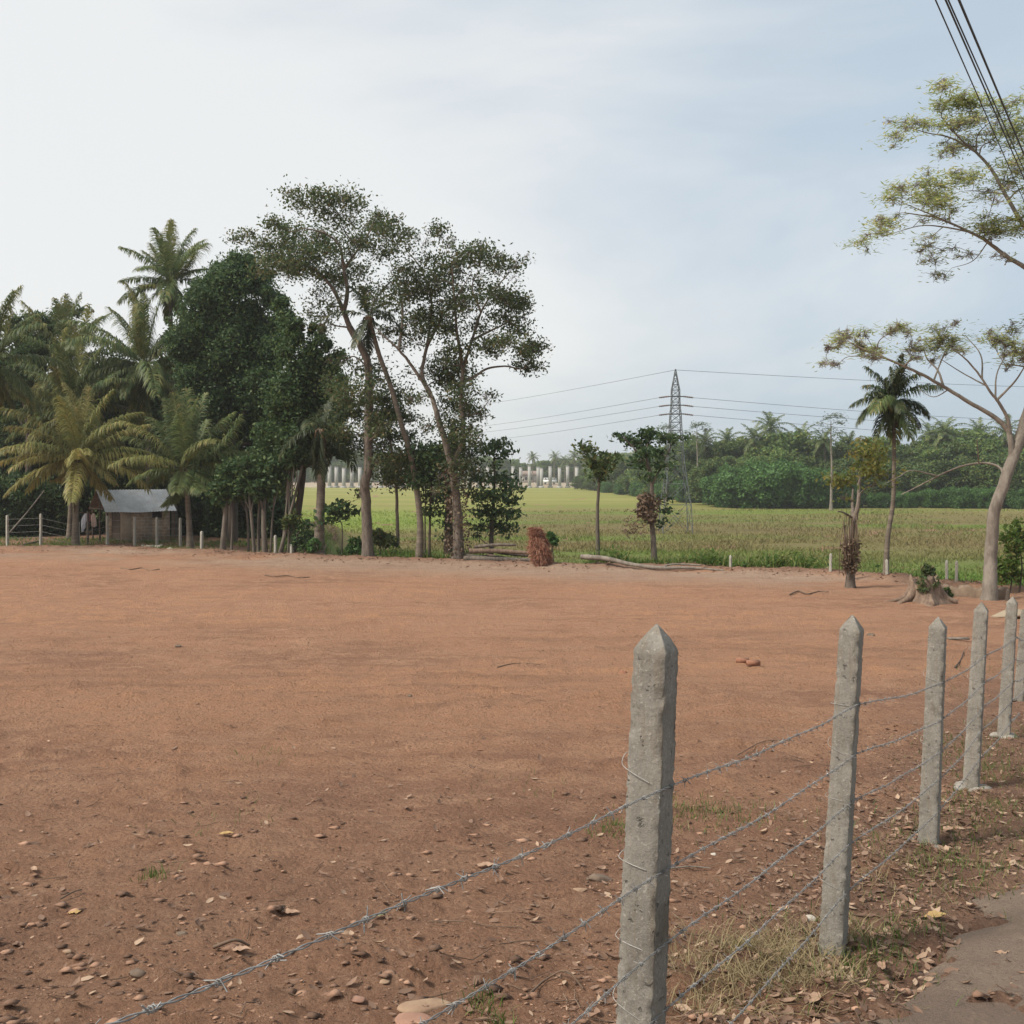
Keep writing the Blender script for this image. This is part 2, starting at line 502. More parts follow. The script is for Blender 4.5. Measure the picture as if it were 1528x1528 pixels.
def field_grass():
    mb = MB(); n = 150000
    d = 1 / rng.uniform(1 / 150, 1 / 45, n); u = rng.uniform(-.62, .64, n)
    X = u * d; Y = d; e = edge(X)
    gv = 1 - sstep(-15, -9, X); ok = (Y > e + 2.0 + 28 * gv)
    ok &= rng.uniform(0, 1, n) < np.maximum(sstep(.28, .5, fbm(X * .25, Y * .25, 71, 3) + .12), (X > -20) & (X < -7) & (Y < 85))
    X, Y = X[ok], Y[ok]; Z = terrain(X, Y) - .02
    H = .16 + .38 * fbm(X * .15, Y * .15, 75, 3) * sstep(.3, .6, fbm(X * .06, Y * .06, 78, 3) + .1)
    blades(mb, X, Y, Z, H, .03 + Y * .0005, .55)
    return tag(mb.build('field_grass', field_mat('field_blade', True)), 'olive and green grass covering the wide field beyond the cleared earth', 'grass', kind='stuff')


field_grass()


def edge_weeds():
    mb = MB(); n = 15000
    px = rng.uniform(420, 1750, n); t = rng.uniform(.5, 5.5, n) ** 1.0
    d = np.array([lot_depth(840)] * n); X = (px - CX) / FPX * 40
    X = rng.uniform(-12.5, 22, n); Y = edge(X) + t * np.where(X < -7.5, 4.0, 1) + .2
    dens = fbm(X * .45, Y * .45, 81, 3)
    ok = rng.uniform(0, 1, n) < sstep(.33, .55, dens)
    X, Y = X[ok], Y[ok]; n = len(X); hh = rng.uniform(0, 1, n) * (.15 + .80 * sstep(.4, .7, fbm(X * .5, Y * .5, 85, 3)))
    for _ in range(4):
        C = np.stack([X + rng.normal(size=n) * .13, Y + rng.normal(size=n) * .13, terrain(X, Y) + .05 + hh * rng.uniform(.3, 1, n)], 1)
        leaves(mb, C, .22, .08, nrm=np.array([0, -.2, 1.]), bias=.45, v=(0, 1))
    blades(mb, np.repeat(X, 3) + rng.normal(size=3 * n) * .2, np.repeat(Y, 3) + rng.normal(size=3 * n) * .2, terrain(np.repeat(X, 3), np.repeat(Y, 3)), np.repeat(.35 + hh * .7, 3), .035, .4)
    n = 9000; X = rng.uniform(-36, -9, n); Y = edge(X) + rng.uniform(.3, 9, n); ok = rng.uniform(0, 1, n) < sstep(.36, .6, fbm(X * .4, Y * .4, 87, 3) + .08); X, Y = X[ok], Y[ok]
    blades(mb, X, Y, terrain(X, Y) - .02 + np.exp(-((Y - edge(X) - .1) / .8) ** 2) * .1, .24, .035, .6)
    return tag(mb.build('weeds', M['leaf_weed']), 'bright green weeds along the far edge of the cleared lot', 'weeds', kind='stuff')


edge_weeds()

M['grass'] = leaf_mat('grass_green', (.06, .105, .022), (.13, .18, .04), (.25, .22, .09), .3)
M['dry_grass'] = leaf_mat('grass_dry', (.22, .17, .09), (.36, .28, .15), None, .25)
M['litter'] = leaf_mat('litter', (.14, .085, .058), (.32, .20, .135), (.44, .31, .21), .1, .75)
M['pebble'] = plain('pebble', (.31, .185, .122), (.20, .115, .075), 9, .95, .4, 60, .01, vvar=1.1)
M['stone'] = plain('stone', (.36, .25, .16), (.27, .17, .11), 7, .9, .5, 40, .01)
M['twig'] = plain('twig', (.21, .14, .095), (.12, .08, .055), 12, .95, .3, 50, .004, vvar=.8)


def near_pts(n, ymin, ymax, k=1.0):
    d = 1 / rng.uniform(1 / ymax, 1 / ymin, n) ** k
    return rng.uniform(-.58, .58, n) * d, d


def nearfence(n, y0, y1, sig, mu=0.0):
    y = rng.uniform(y0, y1, n); s = (y - FY) / FD[1]; o = rng.normal(size=n) * sig + mu
    return FX + FD[0] * s + FNR[0] * o, FY + FD[1] * s + FNR[1] * o


def curled_leaf(mb, X, Y, L, v):
    n = len(X); Z = gz_v(X, Y); a = rng.uniform(0, 2 * np.pi, n)
    tl = rng.normal(size=(n, 2)) * .28
    N = unit(np.stack([tl[:, 0], tl[:, 1], np.ones(n)], 1)); A = np.stack([np.cos(a), np.sin(a), 0 * a], 1)
    A = unit(A - N * (A * N).sum(1, keepdims=True)); B = np.cross(N, A)
    l = (L * rng.uniform(.6, 1.4, n))[:, None]; w = l * rng.uniform(.32, .52, n)[:, None]; cu = l * rng.uniform(-.1, .28, n)[:, None]
    c = np.stack([X, Y, Z + .012], 1)
    V = np.stack([c - A * l * .5 + N * cu, c - A * l * .15 + B * w * .5 + N * cu * .5, c - A * l * .15 - B * w * .5 + N * cu * .4, c - A * l * .12,
                  c + A * l * .22 + B * w * .42 + N * cu * .6, c + A * l * .22 - B * w * .42 + N * cu * .4, c + A * l * .2, c + A * l * .55 + N * cu * .8], 1).reshape(-1, 3)
    k = np.arange(n)[:, None] * 8
    vv = rng.uniform(v[0], v[1], n)
    for q in ([0, 3, 1], [0, 2, 3]): mb.v.append(np.zeros((0, 3))); mb.f.append(k + np.array(q) + mb.n); mb.a.append(vv)
    for q in ([1, 3, 6, 4], [3, 2, 5, 6]): mb.v.append(np.zeros((0, 3))); mb.f.append(k + np.array(q) + mb.n); mb.a.append(vv)
    for q in ([4, 6, 7], [6, 5, 7]): mb.v.append(np.zeros((0, 3))); mb.f.append(k + np.array(q) + mb.n); mb.a.append(vv)
    mb.v.append(V); mb.n += len(V)


def litter():
    mb = MB()
    x, y = nearfence(1500, 2.4, 9, .42, -.05); curled_leaf(mb, x, y, .06, (0, 1))
    x, y = nearfence(380, 4.0, 13, .3, .05); curled_leaf(mb, x, y, .055, (0, 1))
    x, y = nearfence(5200, 2.0, 12, .5, -.2); curled_leaf(mb, x, y, .022, (0, .85))
    x, y = nearfence(900, 2, 12, 1.1, -.7); curled_leaf(mb, x, y, .05, (0, .9))
    x, y = near_pts(700, 1.8, 9); curled_leaf(mb, x, y, .04, (0, 1))
    x = rng.uniform(-34, 20, 2600); y = edge(x) + rng.normal(size=2600) * 1.0 + .2; curled_leaf(mb, x, y, .13, (0, .8))
    x, y = near_pts(500, 9, 36, .7); curled_leaf(mb, x, y, .06, (0, 1))
    tag(mb.build('leaf_litter', M['litter']), 'brown fallen leaves scattered around the fence posts and over the earth', 'leaf litter', kind='stuff')
    x, y = nearfence(260, 3.5, 9, .5, 1.2); curled_leaf(mb2 := MB(), x, y, .045, (0, 1)); tag(mb2.build('leaf_litter', M['litter']), 'sparse dry leaf scraps lying on the dusty road', 'leaf litter', kind='stuff')
    mb = MB(); N = 26000
    X, Y = near_pts(N, 1.7, 22)
    x2, y2 = nearfence(2500, 2, 12, .9, -.3); x3, y3 = near_pts(2600, 8, 38, .6); X = np.concatenate([X, x2, x3]); Y = np.concatenate([Y, y2, y3])
    n = len(X); r = .0026 + .010 * rng.uniform(0, 1, n) ** 14 + Y * .0005; r[-2600:] += .03 * rng.uniform(0, 1, 2600) ** 4
    Z = gz_v(X, Y) + r * .22
    dirs = np.array([[1, 0, 0], [-1, 0, 0], [0, 1, 0], [0, -1, 0], [0, 0, 1], [0, 0, -1], [.7, .7, .3], [-.7, .6, .4]], float)[:6]
    a = rng.uniform(0, np.pi, n); ca, sa = np.cos(a), np.sin(a)
    V = np.zeros((n, 6, 3)); sc = rng.uniform(.45, 1.5, (n, 6))
    for i, dv in enumerate(dirs):
        V[:, i, 0] = X + r * sc[:, i] * (dv[0] * ca - dv[1] * sa) * 1.5; V[:, i, 1] = Y + r * sc[:, i] * (dv[0] * sa + dv[1] * ca); V[:, i, 2] = Z + r * sc[:, i] * dv[2] * .45
    k = np.arange(n)[:, None, None] * 6
    tri = np.array([[0, 2, 4], [2, 1, 4], [1, 3, 4], [3, 0, 4], [2, 0, 5], [1, 2, 5], [3, 1, 5], [0, 3, 5]])
    vv = np.repeat(rng.uniform(0, 1, n) ** 1.3, 8)
    mb.add(V.reshape(-1, 3), (k + tri).reshape(-1, 3), vv)
    tag(mb.build('pebbles', M['pebble']), 'small reddish pebbles and clods strewn over the bare earth', 'pebbles', kind='stuff')
    mb = MB()
    x, y = near_pts(330, 1.9, 16); x2, y2 = nearfence(220, 2.4, 10, .6); X = np.concatenate([x, x2]); Y = np.concatenate([y, y2])
    for i in range(len(X)):
        l = rng.uniform(.06, .26); a = rng.uniform(0, 6.28); b = a + rng.normal() * .4
        p = [(X[i], Y[i]), (X[i] + math.cos(a) * l * .5, Y[i] + math.sin(a) * l * .5), (X[i] + math.cos(a) * l * .5 + math.cos(b) * l * .5, Y[i] + math.sin(a) * l * .5 + math.sin(b) * l * .5)]
        tube(mb, [(q[0], q[1], gz(*q) + .008 + .012 * rng.uniform()) for q in p], [.003, .0028, .0015], 4, False, rng.uniform())
    tag(mb.build('twigs', M['twig']), 'thin dry twigs scattered over the reddish earth', 'twigs', kind='stuff')
    mb = MB()
    spots = [(1255, 1425, .30, 260), (1220, 1470, .25, 110), (1395, 1268, .3, 260), (1440, 1240, .35, 300), (1465, 1150, .35, 260), (1480, 1120, .4, 260), (1440, 1125, .25, 240), (1300, 1415, .12, 120),
             (1060, 1225, .22, 180), (1030, 1215, .22, 160), (920, 1240, .10, 90), (905, 1250, .1, 60), (232, 1317, .06, 60), (715, 1500, .05, 70), (740, 1520, .04, 40), (1500, 1000, .5, 260), (1420, 1040, .4, 60),
             (390, 1130, .2, 50), (340, 1225, .3, 50), (760, 1180, .3, 50), (1100, 1215, .3, 110), (1330, 1340, .3, 90), (1400, 1330, .25, 90), (1500, 1230, .3, 160), (1420, 1300, .2, 220), (1455, 1200, .2, 260), (1490, 1160, .25, 240), (1350, 1390, .12, 120), (1515, 1090, .3, 200), (1280, 1440, .1, 110)]
    for px, py, s, n in spots:
        g = G(px, py); x = g.x + rng.normal(size=n) * s; y = g.y + rng.normal(size=n) * s * 1.2
        blades(mb, x, y, gz_v(x, y) - .005, .07, .005, .55)
    tag(mb.build('grass', M['grass']), 'short green grass tufts around the fence posts', 'grass', kind='stuff')
    mb = MB()
    for px, py, s, n in [(1110, 1450, .2, 700), (1180, 1470, .16, 420), (1060, 1500, .14, 260), (1240, 1400, .16, 260), (1150, 1420, .15, 300), (1330, 1300, .3, 200)]:
        g = G(px, py); x = g.x + rng.normal(size=n) * s; y = g.y + rng.normal(size=n) * s
        blades(mb, x, y, gz_v(x, y) - .005, .085, .005, 1.1)
    tag(mb.build('dry_grass', M['dry_grass']), 'straw coloured dry grass lying between the two nearest posts', 'dry grass', kind='stuff')


litter()


# ------------------------------------------------------------------ road
def build_road():
    m = bpy.data.materials.new('dusty_tar'); t = NT(m)
    a = t.noise(1.3, 9, .75); b = t.noise(60, 5, .8); c = t.noise(7, 9, .75)
    col = t.mix(t.ramp(a, .35, .68), (.26, .19, .145), (.36, .265, .195))
    col = t.mix(t.math('MULTIPLY', t.ramp(b, .48, .66), .6), col, (.17, .125, .097))
    col = t.mix(t.math('MULTIPLY', t.ramp(c, .52, .66), .5), col, (.44, .32, .23))
    t.finish(col, .95, t.bump(t.math('ADD', b, t.math('MULTIPLY', c, 2)), 1, .03), .15)
    pts = [(-1.6, 0), (-.3, 2.0), (1.36, 4.3), (3.34, 6.7), (5.4, 9.3), (8.2, 13.5), (13, 21), (22, 36), (40, 66)]
    ln = smooth_line([(p[0], p[1], 0) for p in pts], 14)
    ws = np.concatenate([[0], np.geomspace(.05, 6, 26)])
    X = ln[:, 0][:, None] + FNR[0] * ws; Y = ln[:, 1][:, None] + FNR[1] * ws
    jit = ((fbm(ln[:, 0] * 4, ln[:, 1] * 4, 91, 4) - .47) * .55)[:, None] * np.exp(-ws / .25)
    X = X + FNR[0] * jit; Y = Y + FNR[1] * jit
    e = edge(X); Z = terrain(X, Y) + micro(X, Y) * .25 + .005 + .03 * sstep(0, .25, ws)
    Z[:, 0] -= .05
    n, k = X.shape
    i = np.arange(n - 1)[:, None] * k; j = np.arange(k - 1)[None, :]
    f = np.stack([i + j, i + j + 1, i + k + j + 1, i + k + j], -1).reshape(-1, 4)
    mb = MB(); mb.add(np.stack([X, Y, Z], -1).reshape(-1, 3), f)
    tag(mb.build('road', m, smooth=True), kind='structure')


build_road()


# ------------------------------------------------------------------ near fence
def concrete_mat(name, a, b, stain, ob=False):
    m = bpy.data.materials.new(name); t = NT(m)
    big = t.noise(6, 8, .7, t.pos((1, 1, .5))); fine = t.noise(70, 7, .8); pit = t.noise(34, 5, .6)
    col = t.mix(t.ramp(big, .36, .64), a, b)
    col = t.mix(t.math('MULTIPLY', t.ramp(fine, .48, .62), .55), col, tuple(.55 * q for q in a))
    col = t.mix(t.math('MULTIPLY', t.ramp(t.noise(90, 3, .6), .58, .68), .6), col, tuple(min(.7, 1.5 * q) for q in a))
    col = t.mix(t.math('MULTIPLY', t.ramp(t.noise(11, 8, .75, t.pos((3, 3, .2))), .50, .62), .4), col, stain)
    col = t.mix(t.math('MULTIPLY', t.ramp(t.noise(3.5, 8, .75, t.pos((1, 1, .8))), .54, .68), .55), col, tuple(.5 * q for q in stain))
    hole = t.ramp(pit, .63, .70)
    col = t.mix(t.math('MULTIPLY', hole, .6), col, tuple(.35 * q for q in b))
    h = t.math('SUBTRACT', t.math('ADD', fine, t.math('MULTIPLY', big, .8)), t.math('MULTIPLY', hole, .9))
    t.finish(col, .95, t.bump(h, .9, .006), .2); return m


M['post'] = concrete_mat('post_concrete', (.30, .275, .235), (.225, .207, .175), (.20, .155, .105))
M['post_far'] = concrete_mat('post_concrete_old', (.42, .40, .34), (.33, .31, .26), (.25, .22, .17))
M['mortar'] = concrete_mat('mortar', (.34, .31, .27), (.26, .235, .20), (.25, .2, .15))
M['pier'] = concrete_mat('pier_concrete', (.44, .42, .40), (.36, .345, .325), (.3, .28, .26))
M['wire'] = plain('galvanised_wire', (.36, .35, .33), (.20, .19, .18), 30, .6, .2, 80, .001, metal=.45, spec=.5)
M['tie'] = plain('tie_wire', (.48, .46, .42), (.32, .30, .27), 30, .55, .1, 80, .001, metal=.3)

UD = [.46, .71, .94, 1.14, 1.38]     # wire positions below the post top


def chipped_post(mb, base, top, w0, w1, seed, tip=.075, nseg=120):
    """square post with worn corners and a pyramid head; base/top are its axis ends"""
    rr = np.random.default_rng(seed)
    base = np.array(tuple(base)); top = np.array(tuple(top)); ax = top - base; H = np.linalg.norm(ax); ax /= H
    U = np.array([FD[0], FD[1], 0]); U = unit(U - ax * U.dot(ax)); W = np.cross(ax, U)
    prof = []
    for sx, sy in ((1, 1), (-1, 1), (-1, -1), (1, -1)):
        q = [(sx, sy * .96), (sx * .96, sy)] if sx * sy > 0 else [(sx * .96, sy), (sx, sy * .96)]
        prof += q
    full = []
    for k in range(8):
        a, b = prof[k], prof[(k + 1) % 8]
        full.append(a)
        if k % 2 == 1:
            for t in (.25, .5, .75): full.append((a[0] + (b[0] - a[0]) * t, a[1] + (b[1] - a[1]) * t))
    full = np.array(full); n = len(full); V = []
    hs = list(np.linspace(0, H - tip, nseg))
    ph = rr.uniform(0, 9, 8)
    for i, h in enumerate(hs):
        w = (w0 + (w1 - w0) * h / (H - tip)) / 2
        corner = (np.abs(full).min(1) > .8)
        jit = rr.normal(size=n) * .0008 - corner * (np.abs(rr.normal(size=n)) * .0022 + .010 * np.maximum(np.sin(h * 23 + ph[np.arange(n) % 8] * 3) + np.sin(h * 61 + ph[(np.arange(n) + 3) % 8] * 5) - 1.25, 0))
        k = w * (1 + jit / w)
        bow = .003 * math.sin(h * 3 + ph[0])
        V.append(base + ax * h + (full[:, 0] * k + bow)[:, None] * U + (full[:, 1] * k)[:, None] * W)
    for f, hh in ((.62, .4), (.22, .8)):
        V.append(base + ax * (H - tip + tip * hh) + (full[:, 0] * w1 / 2 * f + rr.normal(size=n) * .0015)[:, None] * U + (full[:, 1] * w1 / 2 * f + rr.normal(size=n) * .0015)[:, None] * W)
    V = np.concatenate(V); m = len(V) // n
    i = np.arange(m - 1)[:, None] * n; j = np.arange(n)[None, :]
    mb.add(V, np.stack([i + j, i + (j + 1) % n, i + n + (j + 1) % n, i + n + j], -1).reshape(-1, 4))
    c = base + ax * H
    ring = V[-n:]
    mb.add(np.vstack([ring, c]), [[q, (q + 1) % n, n] for q in range(n)])
    return ax, U, W


# (top px, top py, base px, distance)
NEAR = [(None, None, None, .8), (980, 930, 944, 3.0), (1272, 917, 1241, 5.2), (1400, 920, 1385, 7.3), (1465, 898, 1448, 9.1), (1511, 890, 1497, 11.4), (1531, 905, 1520, 14.1)]
NEARLAB = [None, 'nearest grey concrete fence post with a chipped pyramid top, the tallest in view', 'second nearest concrete fence post, with yellow lichen near its foot',
           'concrete post with a splayed foot standing in green grass, third from the front', 'grey concrete post with white mortar at its foot, fourth from the front',
           'slim concrete fence post in front of the pale sand heap', 'concrete fence post cut off by the edge of the photo beyond the slim one']
wire_pts = [[] for _ in UD]
for i, (tx, ty, bx, d) in enumerate(NEAR):
    if i == 0:
        b = Vector((-.90, .8, tz(-.9, .8))); t = b + Vector((.03, .02, 1.71))
    else:
        x = (bx - CX) / FPX * d; b = Vector((x, d, gz(x, d) - .05)); t = P(tx, ty, d)
    axis = (t - b).normalized()
    w = .104 if i < 3 else .112
    for k, u in enumerate(UD):
        q = t - axis * (u + .012 * math.sin(i * 2.1 + k)); lat = w / 2 + .006
        wire_pts[k].append(np.array([q.x + FNR[0] * lat, q.y + FNR[1] * lat, q.z]))
    if i == 0: continue
    r = root('fence_post', b, NEARLAB[i], 'fence post', 'concrete posts of the roadside fence')
    mb = MB(); ax, U, W = chipped_post(mb, b, t, w * 1.17, w, 100 + i)
    body = mb.build('shaft', M['post'], r)
    for k in range(len(UD)):
        if (i * 3 + k * 5) % 7 == 0: continue
        q = wire_pts[k][-1]; hw = w / 2 + .006
        c = np.array(tuple(t - axis * (UD[k] - .012)))
        U3 = np.array([FD[0], FD[1], 0]); W3 = np.array([FNR[0], FNR[1], 0])
        e = .035 * math.sin(k * 3.7 + i * 2.3)
        p = [c + W3 * hw * .35 - U3 * (hw + .002), c - U3 * (hw + .003) - W3 * hw * .5 + np.array([0, 0, .012 + e * .3]), c - U3 * hw * .85 - W3 * (hw + .010) + np.array([0, 0, .022 + e * .6]),
             c - U3 * hw * .6 - W3 * (hw + .009) + np.array([0, 0, .038 + e]), c - U3 * hw * .1 - W3 * (hw + .003) + np.array([0, 0, .042 + e])]
        mb = MB(); tube(mb, smooth_line(p, 4), .0012, 5); mb.build('wire_tie', M['tie'], r, True)
    if i >= 2:
        mb = MB(); rr = np.random.default_rng(i)
        for q in range(7 if i in (4, 5) else 3):
            a = rr.uniform(0, 6.28); s = rr.uniform(.05, .10) * (1 if i in (4, 5) else .6)
            bm = bmesh.new(); bmesh.ops.create_icosphere(bm, subdivisions=2, radius=1)
            v = np.array([tuple(z.co) for z in bm.verts]); f = np.array([[z.index for z in fc.verts] for fc in bm.faces]); bm.free()
            v = v * np.array([s * 1.2, s, s * .5]) * (1 + rr.normal(size=(len(v), 1)) * .06)
            mb.add(v + np.array([b.x + math.cos(a) * .085, b.y + math.sin(a) * .085, b.z + .055]), f)
        o = mb.build('footing', M['mortar'], r); o['kind'] = 'stuff'

WLAB = ['top strand of barbed wire across the roadside posts', 'second barbed wire strand from the top on the roadside posts', 'middle of the five barbed wire strands on the roadside posts',
        'second lowest barbed wire strand on the roadside posts', 'lowest barbed wire strand, just above the dry grass at the posts']
for k, pts in enumerate(wire_pts):
    line = []
    for a, b in zip(pts[:-1], pts[1:]):
        L = np.linalg.norm(b - a); n = max(2, int(L / .012))
        t = np.arange(n)[:, None] / n
        sag = np.sin(t * np.pi) * (-.012 - .012 * rng.uniform()) * np.array([0, 0, 1]) + np.sin(t * np.pi * rng.integers(3, 6)) * .004 * np.array([.3, 0, 1])
        line.append(a + (b - a) * t + sag)
    line.append(pts[-1][None]); line = np.concatenate(line)
    T = unit(np.gradient(line, axis=0)); s = np.concatenate([[0], np.cumsum(np.linalg.norm(np.diff(line, axis=0), axis=1))])
    N1 = unit(np.cross(T, np.array([0, 0, 1.]))); N2 = np.cross(T, N1)
    r = root('barbed_wire', tuple(line[0]), WLAB[k], 'barbed wire', 'barbed wire strands of the roadside fence')
    mb = MB()
    for ph in (0, np.pi):
        a = s * 2 * np.pi / .085 + ph
        tube(mb, line + N1 * (np.cos(a) * .0024)[:, None] + N2 * (np.sin(a) * .0024)[:, None], .0014, 5, False)
    mb.build('strand', M['wire'], r, True)
    mb = MB(); q = .03 + .02 * k
    while q < s[-1]:
        i = int(np.searchsorted(s, q)); i = min(i, len(line) - 1); c = line[i]; tt, n1, n2 = T[i], N1[i], N2[i]
        for h in (0, 1):
            th = rng.uniform(0, 6.28); ring = []
            for u in np.linspace(0, 1, 9):
                a = th + u * 2 * np.pi * 1.25
                ring.append(c + tt * ((u - .5) * .008 + h * .006) + (n1 * np.cos(a) + n2 * np.sin(a)) * .0052)
            d0 = unit(ring[0] - ring[1] + rng.normal(size=3) * .003); d1 = unit(ring[-1] - ring[-2] + rng.normal(size=3) * .003)
            ring = [ring[0] + d0 * .016] + ring + [ring[-1] + d1 * .016]
            tube(mb, ring, .0012, 4)
        q += rng.uniform(.09, .125)
    o = mb.build('barbs', M['wire'], r); o['kind'] = 'stuff'


# ------------------------------------------------------------------ far fence posts
def small_post(px, ty, by, label, group, lean=0.0, w=.11, mat='post_far'):
    g = G(px, by)
    if by < 815: g = Vector(((px - CX) / FPX * 54.3, 54.3, 0)); g.z = tz(g.x, g.y)
    h = P(px, ty, g.y).z - g.z
    mb = MB(); chipped_post(mb, g - Vector((0, 0, .05)), g + Vector((lean, 0, h)), w * 1.1, w, int(px), .06, 12)
    o = mb.build('fence_post', M[mat])
    return tag(o, label, 'fence post', group), g, h


LP = [(11, 768, 815, 'pale concrete post at the left end of the far fence'), (61, 766, 810, 'second concrete post from the left of the far fence'), (117, 778, 809, 'short concrete post in front of the leaning palm trunk'),
      (160, 769, 809, 'concrete post in front of the shed porch'), (201, 770, 809, 'concrete post before the left half of the block wall'), (234, 771, 809, 'concrete post in front of the shed window'),
      (269, 772, 811, 'concrete post just right of the shed'), (301, 792, 824, 'short concrete post between the shed and the thin trunks'), (411, 798, 828, 'concrete post among the thin grey trunks'),
      (435, 811, 831, 'small concrete stub post beside the dark bush')]
LG = []
for px, ty, by, lb in LP:
    o, g, h = small_post(px, ty, by, lb, 'far fence posts by the shed'); LG.append(g + Vector((0, 0, h)))
RP = [(1090, 828, 850, 'lone short concrete post at the field edge near the pale fallen trunk'), (1239, 825, 858, 'thin concrete post left of the vine covered tree'), (1272, 823, 865, 'taller concrete post in front of the vine covered tree'),
      (1324, 834, 865, 'concrete post between the coconut trunk and the stump'), (1413, 835, 871, 'left one of two slim posts behind the low earth wall'), (1427, 836, 874, 'right one of two slim posts behind the low earth wall')]
RG = []
for px, ty, by, lb in RP:
    o, g, h = small_post(px, ty, by, lb, 'far fence posts along the field', .02 * math.sin(px), .09); RG.append(g + Vector((0, 0, h)))
for nm, pts in (('far fence by the shed', LG[:7]), ):
    for k, u in enumerate((.25, .6, .95, 1.25)):
        mb = MB(); pp = []
        for p in pts: pp.append((p.x, p.y - .07, p.z - u))
        tube(mb, pp, .006, 4, False)
        tag(mb.build('fence_wire', M['wire']), ['top wire', 'second wire', 'third wire', 'lowest wire'][k] + ' strung between the concrete posts before the shed', 'fence wire', 'wires of the far fence')


# ------------------------------------------------------------------ trees
def sparse_tree(name, label, cat, base, limbs, clumps, Y, leafmat, barkmat, L=.2, W=.09, per=170, twig=10, group=None, conv=lambda a: a, seed=1, depth=1.0, axisup=0.0, flat=.7, nrmup=.35, v=(0, 1), fill=0, zj=.17):
    """limbs: [(pixel points), r0, r1]; clumps: (px, py, rx, ry, density). Grown at its own distance Y with real depth."""
    rr = np.random.default_rng(seed)
    mpp = Y / FPX
    bx, by = conv(base); b = P(bx, by, Y); b.z = gz(b.x, b.y)
    r = root(name, b, label, cat, group)
    tb, cr = MB(), MB(); NP, NR = [], []
    first = True; offs = {}
    for pts, r0, r1 in limbs:
        w = []
        y_off = 0 if first else rr.uniform(-1.6, 1.6) * depth
        start = None
        for i, p in enumerate(pts):
            q = conv(p); t = i / max(1, len(pts) - 1)
            w.append(np.array(P(q[0], q[1], Y + (y_off * t if not first else .25 * math.sin(i * 1.3) * t))))
        if first: w[0] = np.array([b.x, b.y, b.z - .15])
        else:
            a = np.array(NP); k = np.argmin(((a - w[0]) ** 2).sum(1)); w[0] = a[k]
            dy = w[0][1] - Y
            for i in range(1, len(w)): w[i] = w[i] + np.array([0, dy * (1 - i / (len(w) - 1)), 0])
        ln = smooth_line(w, 5); t = np.linspace(0, 1, len(ln))
        rad = r0 + (r1 - r0) * t ** .8
        if first:
            z = ln[:, 2] - ln[0, 2]; rad = rad * (1 + .55 * np.exp(-z / .35))
        ln = ln + np.concatenate([np.zeros((1, 3)), rr.normal(size=(len(ln) - 1, 3)) * .008 * (r0 / .15)])
        tube(tb, ln, rad, 14 if r0 > .1 else 7, True, wob=.02)
        NP += list(ln[2:] if first else ln[1:]); NR += list(rad[2:] if first else rad[1:]); first = False
    cl = []
    for c in clumps:
        q = conv(c[:2]); k = conv.k if hasattr(conv, 'k') else 1
        rx, ry, dn = c[2] * k * mpp, c[3] * k * mpp, c[4]
        p = np.array(P(q[0], q[1], Y)); p[1] += rr.uniform(-1, 1) * depth * 1.6
        cl.append((p, rx, ry, dn))
    if fill:
        ex = []
        for p, rx, ry, dn in cl:
            for _ in range(fill):
                if dn < .25 or rr.uniform() > .8: continue
                o = rand_unit(1)[0] * np.array([rx, rx, ry]) * rr.uniform(1.0, 1.7)
                ex.append((p + o, rx * rr.uniform(.45, .75), ry * rr.uniform(.45, .75), dn * rr.uniform(.35, .8)))
        cl += ex
    a0 = np.array(NP)
    cl.sort(key=lambda c: np.min(np.linalg.norm(a0 - c[0], axis=1)))
    for p, rx, ry, dn in cl:
        a = np.array(NP); d = np.linalg.norm(a - p, axis=1) + .8 * np.maximum(a[:, 2] - p[2] + .2, 0)
        k = int(np.argmin(d)); s = a[k]; dist = np.linalg.norm(p - s)
        ra = min(NR[k] * .75, .016 + .017 * dist); n = 5
        mid = (s + p) / 2 + rr.normal(size=3) * .12 * dist + np.array([0, 0, .06 * dist])
        ln = smooth_line([s, mid, p], 4); ra_l = np.linspace(ra, max(.009, ra * .45), len(ln))
        tube(tb, ln, ra_l, 5, False); NP += list(ln[1:]); NR += list(ra_l[1:])
        ends = []
        for _ in range(twig):
            e = p + rand_unit(1)[0] * np.array([rx, rx, ry]) * rr.uniform(.5, 1.0)
            s2 = ln[-1 - rr.integers(0, 3)]; m2 = (s2 + e) / 2 + rr.normal(size=3) * .07
            l2 = smooth_line([s2, m2, e], 3); tube(tb, l2, np.linspace(max(.006, min(.012, ra * .35)), .003, len(l2)), 4, False); ends.append(l2)
        n = int(per * dn * (rx * rx + rx * ry) / 1.0)
        if n > 0:
            pick = rr.integers(0, len(ends), n); pos = np.array([ends[q][min(len(ends[q]) - 1, 1 + int((len(ends[q]) - 1) * rr.uniform() ** .6))] for q in pick])
            pos = pos + rr.normal(size=(n, 3)) * np.array([.42, .42, zj]) * min(1.3, max(.5, rx / .6))
            leaves(cr, pos, L, W, nrm=np.array([0, 0, 1.]), bias=nrmup, v=v)
    tb.build('trunk', M[barkmat], r, True)
    if cr.v: cr.build('crown', M[leafmat], r)
    return r


class Conv:
    def __init__(s, ox, oy, sc): s.o = (ox, oy); s.k = 1 / sc
    def __call__(s, p): return (p[0] * s.k + s.o[0], p[1] * s.k + s.o[1])


Z1 = Conv(0, 330, 2.883); Z2 = Conv(340, 280, 2.634); Z3 = Conv(700, 530, 3.82); Z4 = Conv(1050, 580, 3.197); ZT = Conv(1228, 470, 5.093); ZU = Conv(1200, 100, 2.546)

